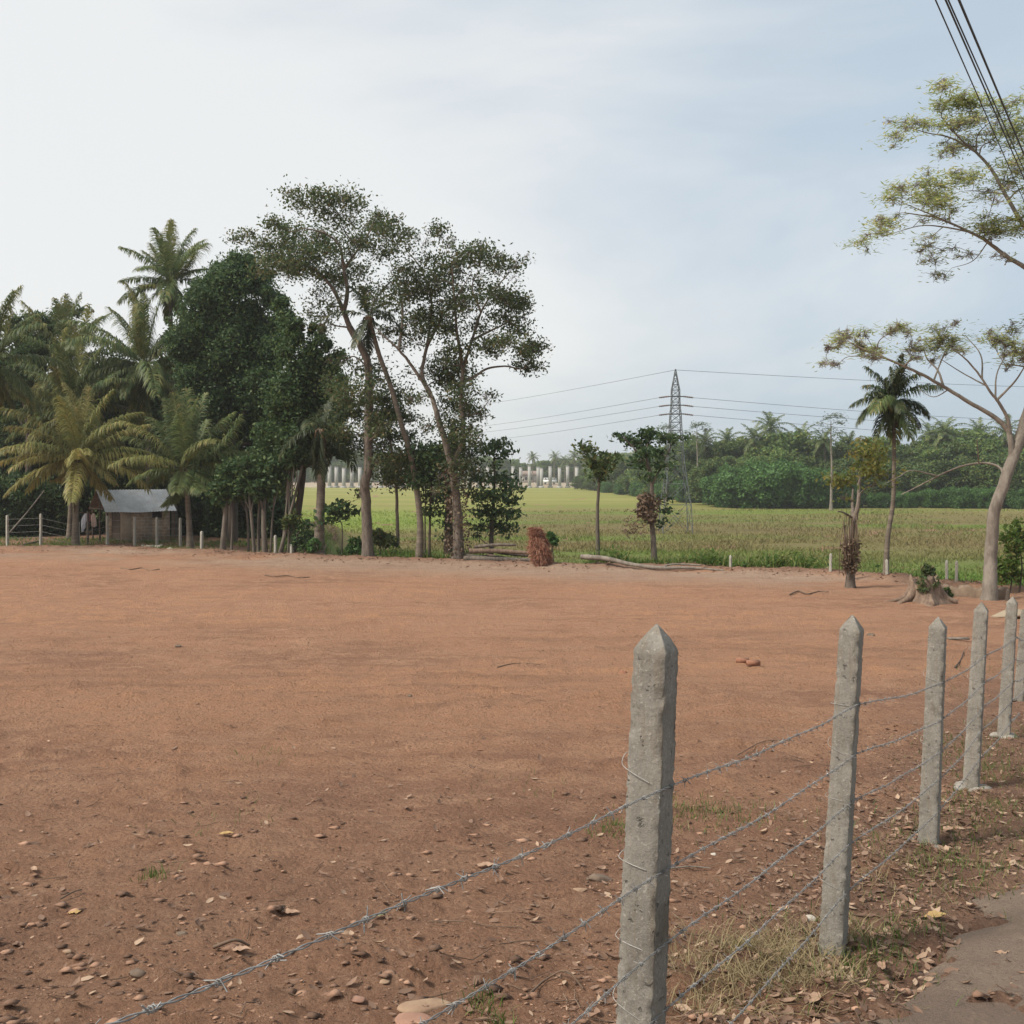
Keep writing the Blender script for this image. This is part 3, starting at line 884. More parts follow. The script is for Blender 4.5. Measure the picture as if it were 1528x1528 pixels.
# tall tree with the bent trunk
sparse_tree('tall_tree', 'tall tree with a kinked bare trunk and a wide crown leaning over the dark trees', 'tree', (552, 1445), [
    ([(552, 1445), (547, 1350), (545, 1250), (538, 1170), (552, 1100), (552, 1000), (552, 900), (556, 760), (546, 680), (520, 620), (480, 550)], .25, .15),
    ([(480, 550), (455, 490), (430, 430), (400, 380), (350, 330), (280, 300)], .13, .04),
    ([(455, 490), (470, 400), (455, 320), (440, 230), (380, 180), (300, 160)], .11, .03),
    ([(455, 320), (520, 235), (560, 170), (580, 110)], .07, .02),
    ([(520, 235), (470, 190), (440, 130)], .05, .015),
    ([(480, 550), (420, 540), (360, 510)], .05, .015),
    ([(552, 1000), (500, 960), (450, 960)], .06, .02), ([(552, 1000), (600, 960), (640, 920)], .06, .02)],
    [(c[0], c[1], c[2], c[3], c[4]) for c in [
        (190, 165, 40, 18, .9), (240, 140, 45, 22, 1), (330, 105, 50, 25, 1), (400, 85, 45, 22, 1), (500, 85, 50, 28, 1), (570, 105, 40, 32, 1), (595, 150, 32, 30, .8), (250, 205, 50, 26, .9), (340, 175, 55, 28, .9),
        (430, 150, 50, 28, .8), (520, 180, 45, 32, .7), (90, 215, 38, 16, .8), (135, 225, 38, 20, .9), (160, 265, 45, 24, .9), (230, 285, 50, 28, .9), (310, 275, 55, 28, .9), (400, 250, 50, 30, .7), (210, 335, 50, 26, .8),
        (290, 345, 55, 28, .8), (370, 325, 50, 30, .8), (460, 280, 45, 30, .6), (420, 350, 40, 30, .4), (340, 400, 45, 25, .3), (350, 480, 50, 30, .35), (420, 470, 40, 32, .4), (300, 440, 45, 25, .12), (370, 540, 40, 18, .3),
        (540, 250, 45, 35, .6), (520, 330, 40, 35, .4), (560, 400, 50, 40, .4),
        (440, 680, 45, 35, .35), (430, 770, 50, 40, .6), (500, 800, 50, 40, .8), (560, 810, 45, 40, .8), (620, 850, 45, 40, .8), (480, 880, 45, 40, .8), (545, 900, 45, 40, .6), (450, 960, 45, 40, .8), (510, 1010, 40, 35, .8),
        (600, 940, 45, 40, .9), (600, 1040, 45, 35, .6), (650, 1090, 50, 35, .7), (620, 1150, 45, 25, .6), (680, 1050, 40, 40, .7), (690, 1150, 35, 30, .6), (500, 1200, 16, 14, .9), (640, 870, 40, 35, .7), (590, 690, 50, 40, .2)]],
    46.0, 'leaf_tall', 'bark', .16, .08, 1000, 14, 'tall trees at the far edge', Z2, 11, 1.3, fill=3, zj=.24)

# tall twin tree with creepers
tb = sparse_tree('tall_tree', 'tall spreading tree with forked limbs, vines and one long bough to the right', 'tree', (905, 1462), [
    ([(905, 1462), (905, 1330), (898, 1220), (880, 1100), (848, 980), (820, 880), (795, 810), (740, 725), (670, 635), (615, 585), (570, 540)], .25, .012),
    ([(880, 1100), (925, 980), (918, 850), (925, 720), (960, 600), (995, 490), (1050, 400), (1110, 330)], .13, .02),
    ([(795, 810), (762, 730), (785, 600), (800, 450), (765, 330), (700, 240)], .11, .02),
    ([(670, 635), (688, 520), (680, 420), (650, 330)], .08, .02),
    ([(925, 720), (900, 560), (890, 430), (880, 300)], .09, .02),
    ([(925, 780), (975, 740), (1020, 712), (1090, 702), (1160, 712), (1195, 670)], .075, .02),
    ([(960, 600), (1020, 570), (1080, 540), (1130, 500)], .07, .02),
    ([(995, 490), (960, 390), (1000, 310)], .06, .015),
    ([(785, 600), (840, 500), (900, 420), (960, 330)], .07, .015),
    ([(940, 900), (990, 880), (1030, 830)], .05, .012)],
    [(650, 190, 38, 28, .9), (690, 165, 32, 24, .8), (615, 240, 40, 35, .9), (700, 250, 50, 35, .35), (770, 200, 40, 30, .2), (830, 195, 32, 20, .9), (865, 205, 22, 16, .6), (890, 285, 45, 32, .9), (820, 260, 45, 32, .6), (720, 330, 50, 40, .6),
     (800, 340, 50, 40, .7), (870, 345, 50, 40, .7), (950, 300, 48, 30, .9), (1010, 285, 42, 24, 1), (1065, 290, 42, 26, 1), (1130, 320, 45, 40, .08), (1160, 300, 22, 18, .5), (980, 370, 50, 40, .6), (900, 410, 50, 40, .7), (820, 415, 50, 40, .7), (740, 410, 50, 40, .7),
     (670, 390, 50, 40, .6), (1060, 380, 50, 40, .25), (1130, 400, 45, 40, .1), (640, 470, 50, 40, .5), (720, 485, 50, 40, .6), (800, 485, 50, 40, .6), (880, 475, 50, 40, .5), (960, 450, 50, 40, .4), (1050, 450, 45, 30, .7), (1110, 455, 45, 28, 1), (1155, 460, 30, 28, 1), (1080, 510, 45, 28, .9), (1140, 540, 45, 26, 1.1),
     (1000, 540, 45, 30, .4), (900, 565, 50, 40, .5), (820, 560, 50, 40, .6), (740, 570, 50, 40, .5), (650, 560, 40, 35, .5), (1045, 615, 45, 26, .8), (1110, 640, 45, 28, .7), (1175, 640, 35, 25, .9), (1220, 640, 32, 22, 1.2), (1205, 690, 35, 26, 1), (1150, 690, 30, 18, .5), (1030, 650, 38, 28, .6),
     (900, 650, 50, 40, .8), (840, 690, 50, 40, .8), (920, 720, 45, 42, .9), (860, 760, 45, 42, .9), (925, 800, 42, 42, .9), (880, 850, 42, 42, .9), (940, 880, 38, 40, .8), (880, 930, 42, 42, .9), (925, 980, 42, 42, .9), (860, 1020, 38, 40, .8), (940, 1040, 45, 42, .9), (900, 1090, 45, 42, .8), (960, 1110, 40, 42, .6),
     (840, 1070, 38, 40, .7), (770, 830, 38, 36, .3), (780, 930, 36, 34, .3), (1020, 840, 42, 36, .08), (1040, 820, 20, 14, .5), (1000, 900, 40, 40, .06), (980, 960, 40, 40, .06), (700, 720, 45, 35, .15), (960, 1200, 32, 40, .35), (850, 1180, 25, 35, .4)],
    44.2, 'leaf_tall', 'bark', .16, .08, 1000, 14, 'tall trees at the far edge', Z2, 12, 1.3, fill=3, zj=.24)


def trunk_vine(rt, px0, y0, y1, Y, rad, n, mat, seed):
    rr = np.random.default_rng(seed); mb = MB(); C = []
    for _ in range(n):
        py = rr.uniform(y0, y1); c = np.array(P(px0(py), py, Y)); a = rr.uniform(0, 6.28)
        C.append(c + np.array([math.cos(a), math.sin(a), 0]) * rad * rr.uniform(.7, 1.5))
    C = np.array(C); leaves(mb, C, .15, .09, v=(0, 1)); mb.build('vine', M[mat], rt)


trunk_vine(tb, lambda py: 683 - (py < 760) * (760 - py) * .12, 690, 830, 44.2, .38, 700, 'leaf_dead', 4)

sparse_tree('understory_tree', 'leafy understory tree filling the gap between the two tall trunks', 'tree', (668, 1436), [([(668, 1436), (666, 1300), (660, 1150), (640, 1000), (625, 880)], .10, .03), ([(660, 1150), (700, 1060), (710, 980)], .05, .02), ([(640, 1000), (590, 930), (570, 860)], .05, .02)],
            [(600, 760, 45, 34, .6), (650, 800, 45, 36, .7), (700, 820, 40, 36, .5), (570, 850, 42, 36, .8), (625, 900, 45, 38, .9), (685, 900, 42, 38, .8), (590, 960, 45, 38, .9), (645, 980, 45, 38, .8), (705, 980, 40, 38, .7), (620, 1060, 42, 36, .8), (680, 1085, 45, 36, .8), (725, 1040, 35, 34, .7), (640, 1135, 42, 30, .8), (695, 1150, 42, 30, .7), (600, 1115, 32, 28, .6), (560, 700, 40, 36, .4), (500, 700, 40, 36, .5), (720, 900, 35, 36, .5)], 46.8, 'leaf_tall', 'bark', .17, .085, 900, 11, None, Z2, 113, 1.0)
# second, darker stem behind it
sparse_tree('creeper_tree', 'dark creeper covered trunk just left of the spreading tree', 'tree', (866, 1450), [([(866, 1450), (868, 1300), (874, 1180), (885, 1060), (900, 940)], .22, .1)],
            [(860, 1300, 16, 60, .9), (870, 1200, 20, 60, 1), (880, 1110, 30, 50, .9), (895, 1000, 35, 50, .9), (850, 1380, 12, 40, .6)], 45.6, 'leaf_dark', 'bark_dark', .17, .09, 900, 8, None, Z2, 13, .3)

# small trees of the middle
sparse_tree('small_tree', 'small dark leafy tree with hanging leaves beside the log pile', 'tree', (1035, 1430), [([(1035, 1430), (1037, 1340), (1045, 1240), (1048, 1120), (1046, 1040)], .13, .03), ([(1045, 1240), (1010, 1200), (990, 1150)], .05, .02), ([(1045, 1240), (1085, 1190), (1100, 1150)], .05, .02)],
            [(1030, 1010, 35, 18, .9), (1075, 1010, 30, 18, .9), (1050, 1050, 38, 18, .7), (1100, 1045, 22, 14, .8), (990, 1030, 20, 14, .7), (1010, 1150, 38, 28, .8), (1075, 1140, 38, 28, .9), (1110, 1180, 32, 30, 1), (1000, 1210, 35, 32, .9), (1060, 1210, 40, 34, 1),
             (1120, 1230, 25, 30, 1), (1000, 1270, 35, 30, .9), (1060, 1280, 42, 32, 1), (1115, 1280, 28, 30, 1), (985, 1330, 30, 26, .9), (1050, 1335, 38, 26, .8), (1095, 1340, 30, 28, .9), (980, 1370, 20, 15, .7), (1045, 1090, 22, 20, .6)], 45.2, 'leaf_dark', 'bark_dark', .22, .11, 620, 9, None, Z2, 14, .7, nrmup=.1)
sparse_tree('drooping_tree', 'slender tree with a dark drooping crown between the two tall trunks', 'tree', (792, 1425), [([(792, 1425), (794, 1300), (798, 1210), (800, 1120), (795, 1050)], .06, .03)],
            [(790, 1030, 45, 25, 1.2), (770, 1080, 42, 35, 1.3), (820, 1085, 42, 35, 1.3), (790, 1140, 52, 35, 1.4), (755, 1150, 28, 35, 1), (835, 1160, 26, 35, 1), (800, 1210, 35, 30, 1.2), (800, 1265, 22, 30, 1.1)], 45.4, 'leaf_dark', 'bark_dark', .26, .09, 900, 10, None, Z2, 15, .5, nrmup=0)
sparse_tree('thin_tree', 'thin straight bare stem just left of the drooping tree', 'tree', (774, 1425), [([(774, 1425), (775, 1330), (776, 1240), (778, 1150)], .045, .02)], [(778, 1130, 20, 20, .8), (770, 1080, 20, 20, .8)], 45.8, 'leaf_dark', 'bark_dark', .2, .1, 250, 5, None, Z2, 16, .3)
sparse_tree('sapling', 'broad leaved sapling standing in the green weeds right of the palm trunk', 'sapling', (447, 1390), [([(447, 1390), (450, 1340), (440, 1300), (452, 1260)], .035, .012), ([(440, 1300), (415, 1270), (400, 1260)], .02, .01), ([(440, 1310), (480, 1290)], .02, .008)],
            [(450, 1238, 20, 12, 2.2), (405, 1262, 26, 14, 2.2), (435, 1275, 28, 16, 2.0), (485, 1275, 18, 16, 2.4), (395, 1300, 20, 14, 1.4), (440, 1300, 18, 14, 1), (330, 1325, 22, 16, 1.8), (380, 1310, 16, 14, 1.6)], 47, 'leaf_dark', 'bark_dark', .30, .15, 260, 5, None, Z2, 17, .25)
sparse_tree('sapling', 'thin trunked sapling with tufted leaves left of the pylon', 'sapling', (735, 1175), [([(735, 1175), (733, 1060), (731, 940), (734, 820), (740, 720), (732, 640)], .10, .05), ([(735, 700), (700, 620), (660, 560), (630, 520)], .04, .012), ([(740, 720), (775, 640), (800, 580)], .035, .012), ([(733, 660), (735, 600)], .03, .01)],
            [(640, 510, 26, 18, 1.6), (665, 545, 26, 20, 1.3), (690, 590, 28, 25, 1.2), (700, 530, 18, 16, 1), (720, 620, 35, 35, 1.3), (760, 600, 35, 30, 1.1), (795, 580, 32, 25, .9), (740, 660, 35, 30, 1.3), (780, 620, 32, 28, .8), (738, 700, 25, 30, 1.2), (810, 600, 20, 20, .6), (745, 570, 22, 15, .7)], 43.5, 'leaf_mid', 'bark_grey', .26, .11, 640, 9, 'saplings by the pylon', Z3, 18, .6)
sp2 = sparse_tree('sapling', 'larger crooked sapling in front of the pylon with dead leaves on its trunk', 'sapling', (1057, 1190), [([(1057, 1190), (1050, 1060), (1042, 950), (1045, 840), (1042, 740), (1030, 660), (1010, 580)], .13, .06), ([(1042, 740), (1080, 660), (1120, 580), (1160, 500)], .06, .02), ([(1030, 660), (990, 590), (930, 520), (880, 470)], .06, .02), ([(1010, 580), (1020, 500), (1030, 430)], .05, .015), ([(1050, 840), (1100, 850), (1130, 860)], .03, .015)],
            [(885, 455, 40, 22, 1.2), (930, 490, 38, 26, 1.2), (980, 500, 42, 28, 1.2), (1020, 430, 40, 24, 1.5), (1040, 470, 38, 28, 1.3), (1090, 470, 38, 26, 1.2), (1140, 480, 40, 28, 1.1), (1185, 470, 30, 22, 1), (1000, 560, 42, 30, 1.1), (1060, 550, 42, 32, 1.1), (1120, 560, 40, 30, .9), (1020, 620, 40, 32, 1.1), (1085, 620, 38, 28, .9),
             (960, 600, 35, 28, .7), (1010, 690, 32, 24, .9), (1130, 630, 30, 25, .7), (1065, 690, 28, 22, .6), (1125, 880, 20, 40, 1.2), (1118, 960, 18, 35, 1.1), (1130, 820, 18, 25, .8)], 42.5, 'leaf_dark', 'bark', .24, .11, 620, 10, 'saplings by the pylon', Z3, 19, .8)
mb = MB(); rr = np.random.default_rng(77)
for qx, qy, s in ((1000, 830, .35), (1010, 880, .4), (1040, 840, .35), (990, 880, .3), (1030, 920, .3)):
    q = Z3((qx, qy)); blob_leaves(mb, P(q[0], q[1], 42.3), (s, s * .7, s), 210, .2, .1, (0, 1))
for qx, qy, s in ((940, 940, .5), (910, 980, .45), (960, 990, .4)):
    q = Z3((qx, qy)); blob_leaves(mb, P(q[0], q[1], 42.3), (s, s * .6, s), 60, .22, .05, (.6, 1))
mb.build('dead_leaves', M['leaf_dead'], sp2)
sparse_tree('vine_tree', 'stubby vine wrapped tree with a yellowish crown right of the field centre', 'tree', (700, 885), [([(700, 885), (700, 800), (705, 700), (722, 620), (735, 560), (742, 470), (745, 400)], .14, .04), ([(712, 640), (708, 560), (712, 480)], .09, .03), ([(705, 605), (670, 592), (640, 585)], .04, .02)],
            [(700, 390, 45, 32, .8), (760, 370, 45, 35, .9), (720, 320, 40, 30, .8), (780, 290, 40, 28, .9), (820, 330, 42, 30, .8), (850, 280, 30, 24, .6), (680, 440, 40, 28, .8), (740, 440, 42, 30, .8), (800, 410, 40, 28, .6), (860, 370, 36, 26, .5), (780, 240, 30, 18, .7), (690, 300, 30, 22, .5), (650, 420, 25, 20, .6),
             (780, 460, 25, 20, .4), (700, 520, 25, 22, .3)], 33.5, 'leaf_yellow', 'bark', .19, .085, 800, 11, None, Z4, 20, .9)
mb = MB(); vt = bpy.data.objects['vine_tree']
for i in range(60):
    q = (rng.uniform(668, 732), rng.uniform(720, 875)); p = Z4(q); c = P(p[0], p[1], 33.4 + rng.uniform(-.3, .2)); blob_leaves(mb, c, .16, 14, .13, .06, (0, 1))
for i in range(40):
    x0 = rng.uniform(665, 735); a = Z4((x0, rng.uniform(600, 760))); b_ = Z4((x0 + rng.uniform(-25, 25), rng.uniform(800, 890)))
    tube(mb, smooth_line([P(a[0], a[1], 33.3), P((a[0] + b_[0]) / 2 + rng.uniform(-3, 3), (a[1] + b_[1]) / 2, 33.1), P(b_[0], b_[1], 33.3)], 4), .012, 4, False, rng.uniform())
mb.build('vine', M['leaf_dead'], vt)

# the big tree by the road
big_cl = [(10, 245, 12, 12, 1), (45, 220, 30, 22, 1), (130, 165, 35, 26, 1.1), (190, 150, 36, 24, 1.1), (270, 140, 36, 22, 1), (210, 215, 36, 24, 1.1), (330, 190, 30, 18, .8), (420, 225, 40, 24, 1.1), (490, 215, 36, 28, 1.1), (370, 230, 26, 20, .8), (120, 320, 34, 18, .9), (100, 370, 14, 10, .7), (260, 320, 45, 22, .7), (330, 350, 36, 16, .35),
          (560, 100, 40, 20, .9), (620, 85, 40, 18, .9), (690, 105, 34, 22, .9), (520, 130, 26, 14, .6), (690, 210, 36, 20, .5), (760, 245, 36, 20, .5), (700, 330, 40, 14, .6), (930, 70, 42, 20, 1.2), (1000, 60, 22, 12, .7), (900, 165, 50, 28, 1.2), (960, 210, 52, 32, 1.3), (1030, 160, 50, 30, 1.2), (1090, 200, 48, 30, 1.1), (1010, 260, 48, 24, 1.1), (1160, 190, 42, 24, 1),
          (1230, 220, 44, 22, .9), (1300, 240, 46, 22, .8), (1370, 250, 42, 20, .7), (1250, 330, 42, 22, .5), (1390, 310, 42, 22, .5), (1470, 330, 40, 28, 1), (1510, 350, 30, 26, 1), (1420, 110, 36, 24, 1), (1480, 140, 40, 24, .9), (1520, 40, 30, 26, .8), (840, 240, 36, 18, .7), (960, 310, 36, 18, .4), (1590, 250, 60, 40, .8), (1700, 200, 70, 50, .8)]
big_cl = [(*ZT(c[:2]), c[2] * ZT.k * 1.3, c[3] * ZT.k * 1.25, c[4] * 1.7) for c in big_cl]
up = [(495, 110, 32, 10, .9), (540, 130, 45, 18, 1.1), (600, 140, 45, 20, 1.5), (640, 130, 40, 22, 1.4), (700, 150, 36, 22, .9), (750, 165, 42, 20, 1.2), (800, 170, 45, 25, 1.3), (440, 145, 28, 12, .9), (375, 215, 32, 16, 1), (420, 210, 40, 18, .9), (470, 205, 45, 15, .8), (540, 220, 45, 15, .7), (600, 215, 42, 20, .7), (680, 230, 45, 24, .8), (720, 260, 45, 20, .8), (640, 270, 42, 16, .7),
      (520, 260, 45, 14, .5), (515, 335, 18, 16, .9), (545, 320, 22, 8, .6), (780, 240, 45, 26, .8), (820, 230, 40, 40, .8), (760, 320, 45, 22, .8), (740, 400, 42, 26, 1), (745, 440, 38, 30, .8), (800, 420, 42, 26, .6),
      (300, 500, 34, 16, 1), (345, 480, 38, 24, 1.1), (400, 490, 42, 24, 1.2), (460, 490, 45, 26, 1.2), (520, 470, 45, 26, 1.3), (570, 440, 45, 30, 1.3), (620, 430, 40, 26, 1), (540, 520, 45, 20, 1), (330, 580, 42, 22, 1.1), (385, 565, 42, 20, 1.1), (280, 620, 36, 22, 1.2), (245, 655, 28, 18, 1.3), (420, 610, 36, 14, .6), (300, 600, 30, 18, .9), (480, 650, 38, 18, .7), (515, 660, 22, 10, .6),
      (510, 725, 30, 12, .7), (560, 770, 20, 20, 1), (595, 725, 26, 10, .5), (560, 690, 26, 10, .4), (680, 600, 45, 22, 1.1), (710, 640, 42, 22, 1), (740, 610, 45, 22, 1.1), (800, 570, 45, 26, 1.3), (820, 610, 40, 26, 1), (640, 540, 40, 16, .4), (700, 745, 20, 8, .4), (900, 350, 70, 60, .9), (950, 200, 70, 60, .9), (900, 560, 70, 60, .9), (980, 450, 70, 60, .9)]
big_cl += [(*ZU(c[:2]), c[2] * ZU.k * 1.25, c[3] * ZU.k * 1.2, c[4]) for c in up]
sparse_tree('roadside_tree', 'tall pale barked tree with feathery yellow green leaves in flat layers on the right', 'tree', (1476, 894), [
    ([(1476, 894), (1478, 850), (1480, 800), (1484, 762), (1500, 715), (1518, 665), (1538, 600), (1556, 520), (1566, 430)], .195, .13),
    ([(1508, 690), (1507, 655), (1502, 640), (1480, 620), (1445, 600), (1408, 577), (1370, 556), (1335, 540), (1300, 526), (1270, 512)], .10, .02),
    ([(1507, 650), (1504, 625), (1490, 600), (1478, 585), (1462, 560), (1440, 535), (1420, 520)], .065, .015),
    ([(1487, 592), (1512, 570), (1530, 545)], .04, .015), ([(1484, 590), (1485, 560), (1500, 530)], .03, .012),
    ([(1408, 577), (1402, 552), (1385, 535), (1378, 520)], .04, .012), ([(1405, 560), (1408, 535), (1418, 510)], .03, .01),
    ([(1462, 560), (1460, 530), (1440, 500)], .03, .01), ([(1470, 575), (1430, 555), (1395, 530)], .025, .008),
    ([(1500, 715), (1490, 698), (1470, 691), (1440, 694), (1412, 704), (1390, 715), (1365, 728), (1345, 738)], .045, .014),
    ([(1395, 706), (1370, 702), (1345, 712), (1320, 722)], .025, .008), ([(1463, 690), (1458, 655)], .018, .01),
    ([(1420, 584), (1395, 592), (1370, 580)], .02, .006),
    ([(1566, 430), (1535, 408), (1495, 382), (1465, 358), (1430, 340), (1395, 325), (1350, 318)], .09, .015),
    ([(1440, 345), (1405, 340), (1370, 338), (1320, 352)], .03, .008), ([(1420, 332), (1380, 318), (1340, 300)], .03, .008),
    ([(1470, 360), (1450, 390), (1420, 400)], .02, .006),
    ([(1560, 425), (1545, 375), (1525, 340), (1502, 300), (1478, 255), (1455, 228), (1430, 205), (1405, 175)], .09, .02),
    ([(1455, 228), (1420, 205), (1385, 198), (1350, 188)], .035, .008), ([(1455, 230), (1460, 200), (1480, 180)], .03, .008), ([(1493, 285), (1500, 260), (1510, 240)], .03, .01), ([(1490, 295), (1455, 285), (1440, 285)], .02, .006)],
    big_cl, 29.8, 'leaf_feather', 'bark_pale',   .22, .045, 640, 17, None, lambda a: a, 21, .9, nrmup=.75, fill=3, zj=.09)


# ---- dense trees made of many lobes
def lobe_tree(name, label, cat, base, Y, lobes, leafmat, barkmat, L, W, dens, trunk_r=.16, conv=lambda a: a, group=None, seed=1, v=(0, 1), dep=1.0, stems=None, zbase=None):
    rr = np.random.default_rng(seed); mpp = Y / FPX
    q = conv(base); b = P(q[0], q[1], Y); b.z = gz(b.x, b.y) if zbase is None else zbase
    r = root(name, b, label, cat, group); cr, tb_ = MB(), MB()
    top = None; k = getattr(conv, 'k', 1)
    cs = []
    for lx, ly, lr in lobes:
        p = conv((lx, ly)); c = np.array(P(p[0], p[1], Y)); c[1] += rr.uniform(-1, 1) * dep * lr * k * mpp
        s = lr * k * mpp; cs.append(c)
        fb = int(dens * s * s * .5) + 4; fd = rand_unit(fb) * (s * rr.uniform(.3, 1.3, fb))[:, None]
        leaves(cr, c + fd, L, W, nrm=unit(fd + np.array([0, 0, .3])), bias=.35, v=v)
        for j in range(6):
            d = rand_unit(1)[0] * s * .66; sr = s * rr.uniform(.34, .56)
            blob_leaves(cr, c + d, (sr, sr, sr * .85), int(dens * sr * sr) + 9, L, W, v)
    cs = np.array(cs); mid = cs.mean(0)
    for pts in (stems or [None]):
        if pts is None: w = [np.array(b) - np.array([0, 0, .1]), (np.array(b) * .5 + mid * .5) + np.array([.1, 0, 0]), mid]
        else:
            w = [np.array(P(*conv(p), Y)) for p in pts]; w[0] = np.array([w[0][0], Y, b.z - .1])
        ln = smooth_line(w, 5); tube(tb_, ln, np.linspace(trunk_r, trunk_r * .45, len(ln)), 8, wob=.05)
    for c in cs[::2]:
        s = np.array(b) * .45 + mid * .55; tube(tb_, smooth_line([s, (s + c) / 2 + rr.normal(size=3) * .15, c], 4), np.linspace(trunk_r * .45, .02, 9), 5, False)
    tb_.build('trunk', M[barkmat], r, True); cr.build('crown', M[leafmat], r); return r


lobe_tree('dense_tree', 'big dark green dense tree towering beside the coconut palms', 'tree', (1000, 1400), 57, [
    (970, 215, 75), (1050, 195, 70), (920, 260, 70), (1110, 250, 65), (1000, 300, 100), (1170, 330, 60), (890, 360, 90), (1010, 400, 110), (840, 470, 90), (950, 500, 110), (1080, 480, 100), (1190, 440, 60), (830, 590, 90), (930, 640, 110), (1060, 620, 120), (1180, 560, 80),
    (850, 690, 80), (1000, 760, 110), (1130, 720, 100), (940, 840, 100), (1080, 860, 110), (1190, 850, 80), (900, 940, 80), (1040, 970, 100), (1150, 980, 80), (870, 300, 60), (800, 540, 70), (1020, 250, 60), (1000, 560, 100), (1120, 640, 90), (900, 780, 90), (830, 830, 70), (960, 1060, 80), (1080, 1060, 80), (880, 1040, 60)], 'leaf_dark', 'bark_dark', .20, .10, 2500, .3, Z1, 'dark trees of the grove', 31, (0, 1), .9)
lobe_tree('dense_tree', 'rounded dark tree joining the big dark one to the tall bent trunk', 'tree', (250, 1430), 49, [
    (250, 620, 60), (330, 640, 55), (380, 610, 36), (270, 720, 75), (350, 740, 70), (400, 700, 40), (230, 820, 80), (330, 840, 80), (400, 820, 45), (210, 920, 75), (290, 930, 80), (370, 930, 60), (240, 1010, 70), (330, 1010, 55), (160, 980, 60), (420, 900, 45), (210, 480, 50), (250, 540, 50), (130, 1080, 60), (210, 1090, 60), (290, 1060, 45), (430, 660, 34), (440, 770, 42), (455, 860, 38), (430, 980, 45), (380, 1020, 45), (460, 1040, 34), (350, 560, 34)], 'leaf_dark', 'bark_dark', .20, .10, 2300, .2, Z2, 'dark trees of the grove', 32, (.1, 1), .9)
lobe_tree('dense_tree', 'dark round topped tree behind the palms near the left side', 'tree', (120, 1330), 66, [(60, 450, 50), (130, 430, 50), (190, 460, 50), (90, 520, 70), (170, 540, 70), (60, 600, 70), (150, 630, 80), (100, 700, 80), (10, 620, 60)], 'leaf_dark', 'bark_dark', .30, .15, 1000, .25, Z1, 'dark trees of the grove', 33)
sparse_tree('dense_tree', 'thin topped tree rising behind the palms left of the tallest palm', 'tree', (300, 1330), [([(300, 1330), (302, 1000), (305, 700), (306, 500), (305, 420)], .2, .05)],
            [(270, 380, 26, 18, 1), (310, 365, 30, 16, 1), (345, 380, 28, 16, 1), (260, 415, 26, 16, .9), (300, 400, 35, 20, .9), (350, 410, 28, 18, .8), (290, 440, 32, 20, .8), (330, 450, 30, 22, .7), (300, 490, 40, 26, .8)], 68, 'leaf_tall', 'bark_dark', .26, .13, 420, 9, 'dark trees of the grove', Z1, 34, 1)

# undergrowth behind the shed and under the palms
UB = [(20, 745, 44, 'leafy dark bush behind the left end of the far fence'), (75, 750, 40, 'dark bush behind the leaning bamboo pole'), (125, 738, 40, 'dark bush behind the yellow palm trunk'), (185, 715, 40, 'dark bush showing above the shed roof'), (265, 745, 42, 'dark bush close to the right side of the shed'), (310, 760, 40, 'dark bush between the shed and the thin trunks'), (355, 745, 45, 'dark bush behind the thin grey trunks'), (400, 750, 42, 'dark bush right of the thin grey trunks'),
      (50, 670, 60, 'tall dark thicket behind the yellow palm on the left'), (150, 640, 60, 'tall dark thicket behind the palms'), (225, 660, 60, 'tall dark thicket right of the palms'), (300, 690, 55, 'tall dark thicket below the dense tree'), (20, 610, 60, 'high dark thicket behind the palm at the left edge'), (90, 600, 55, 'high dark thicket behind the second row of palms'), (170, 580, 58, 'high dark thicket left of the broad palm crown'), (235, 580, 55, 'high dark thicket right of the broad palm crown'), (10, 700, 55, 'dark thicket low at the left edge')]
for i, (px, py, rp, lb) in enumerate(UB):
    Y = 63.5 + (i % 3) * 1.2 if i < 6 else (62 if i < 8 else 70)
    lobe_tree('bush', lb, 'bush', (px, 815), Y, [(px - rp * .5, py + rp * .4, rp * .6), (px + rp * .5, py + rp * .3, rp * .6), (px, py - rp * .3, rp * .65), (px - rp * .3, py, rp * .6), (px + rp * .4, py - rp * .1, rp * .55), (px, py + rp * .8, rp * .6), (px - rp * .7, py + rp, rp * .5), (px + rp * .7, py + rp, rp * .5)], 'leaf_dark', 'bark_dark', .30, .15, 800, .08, group='dark undergrowth of the grove', seed=40 + i, zbase=-2.15)
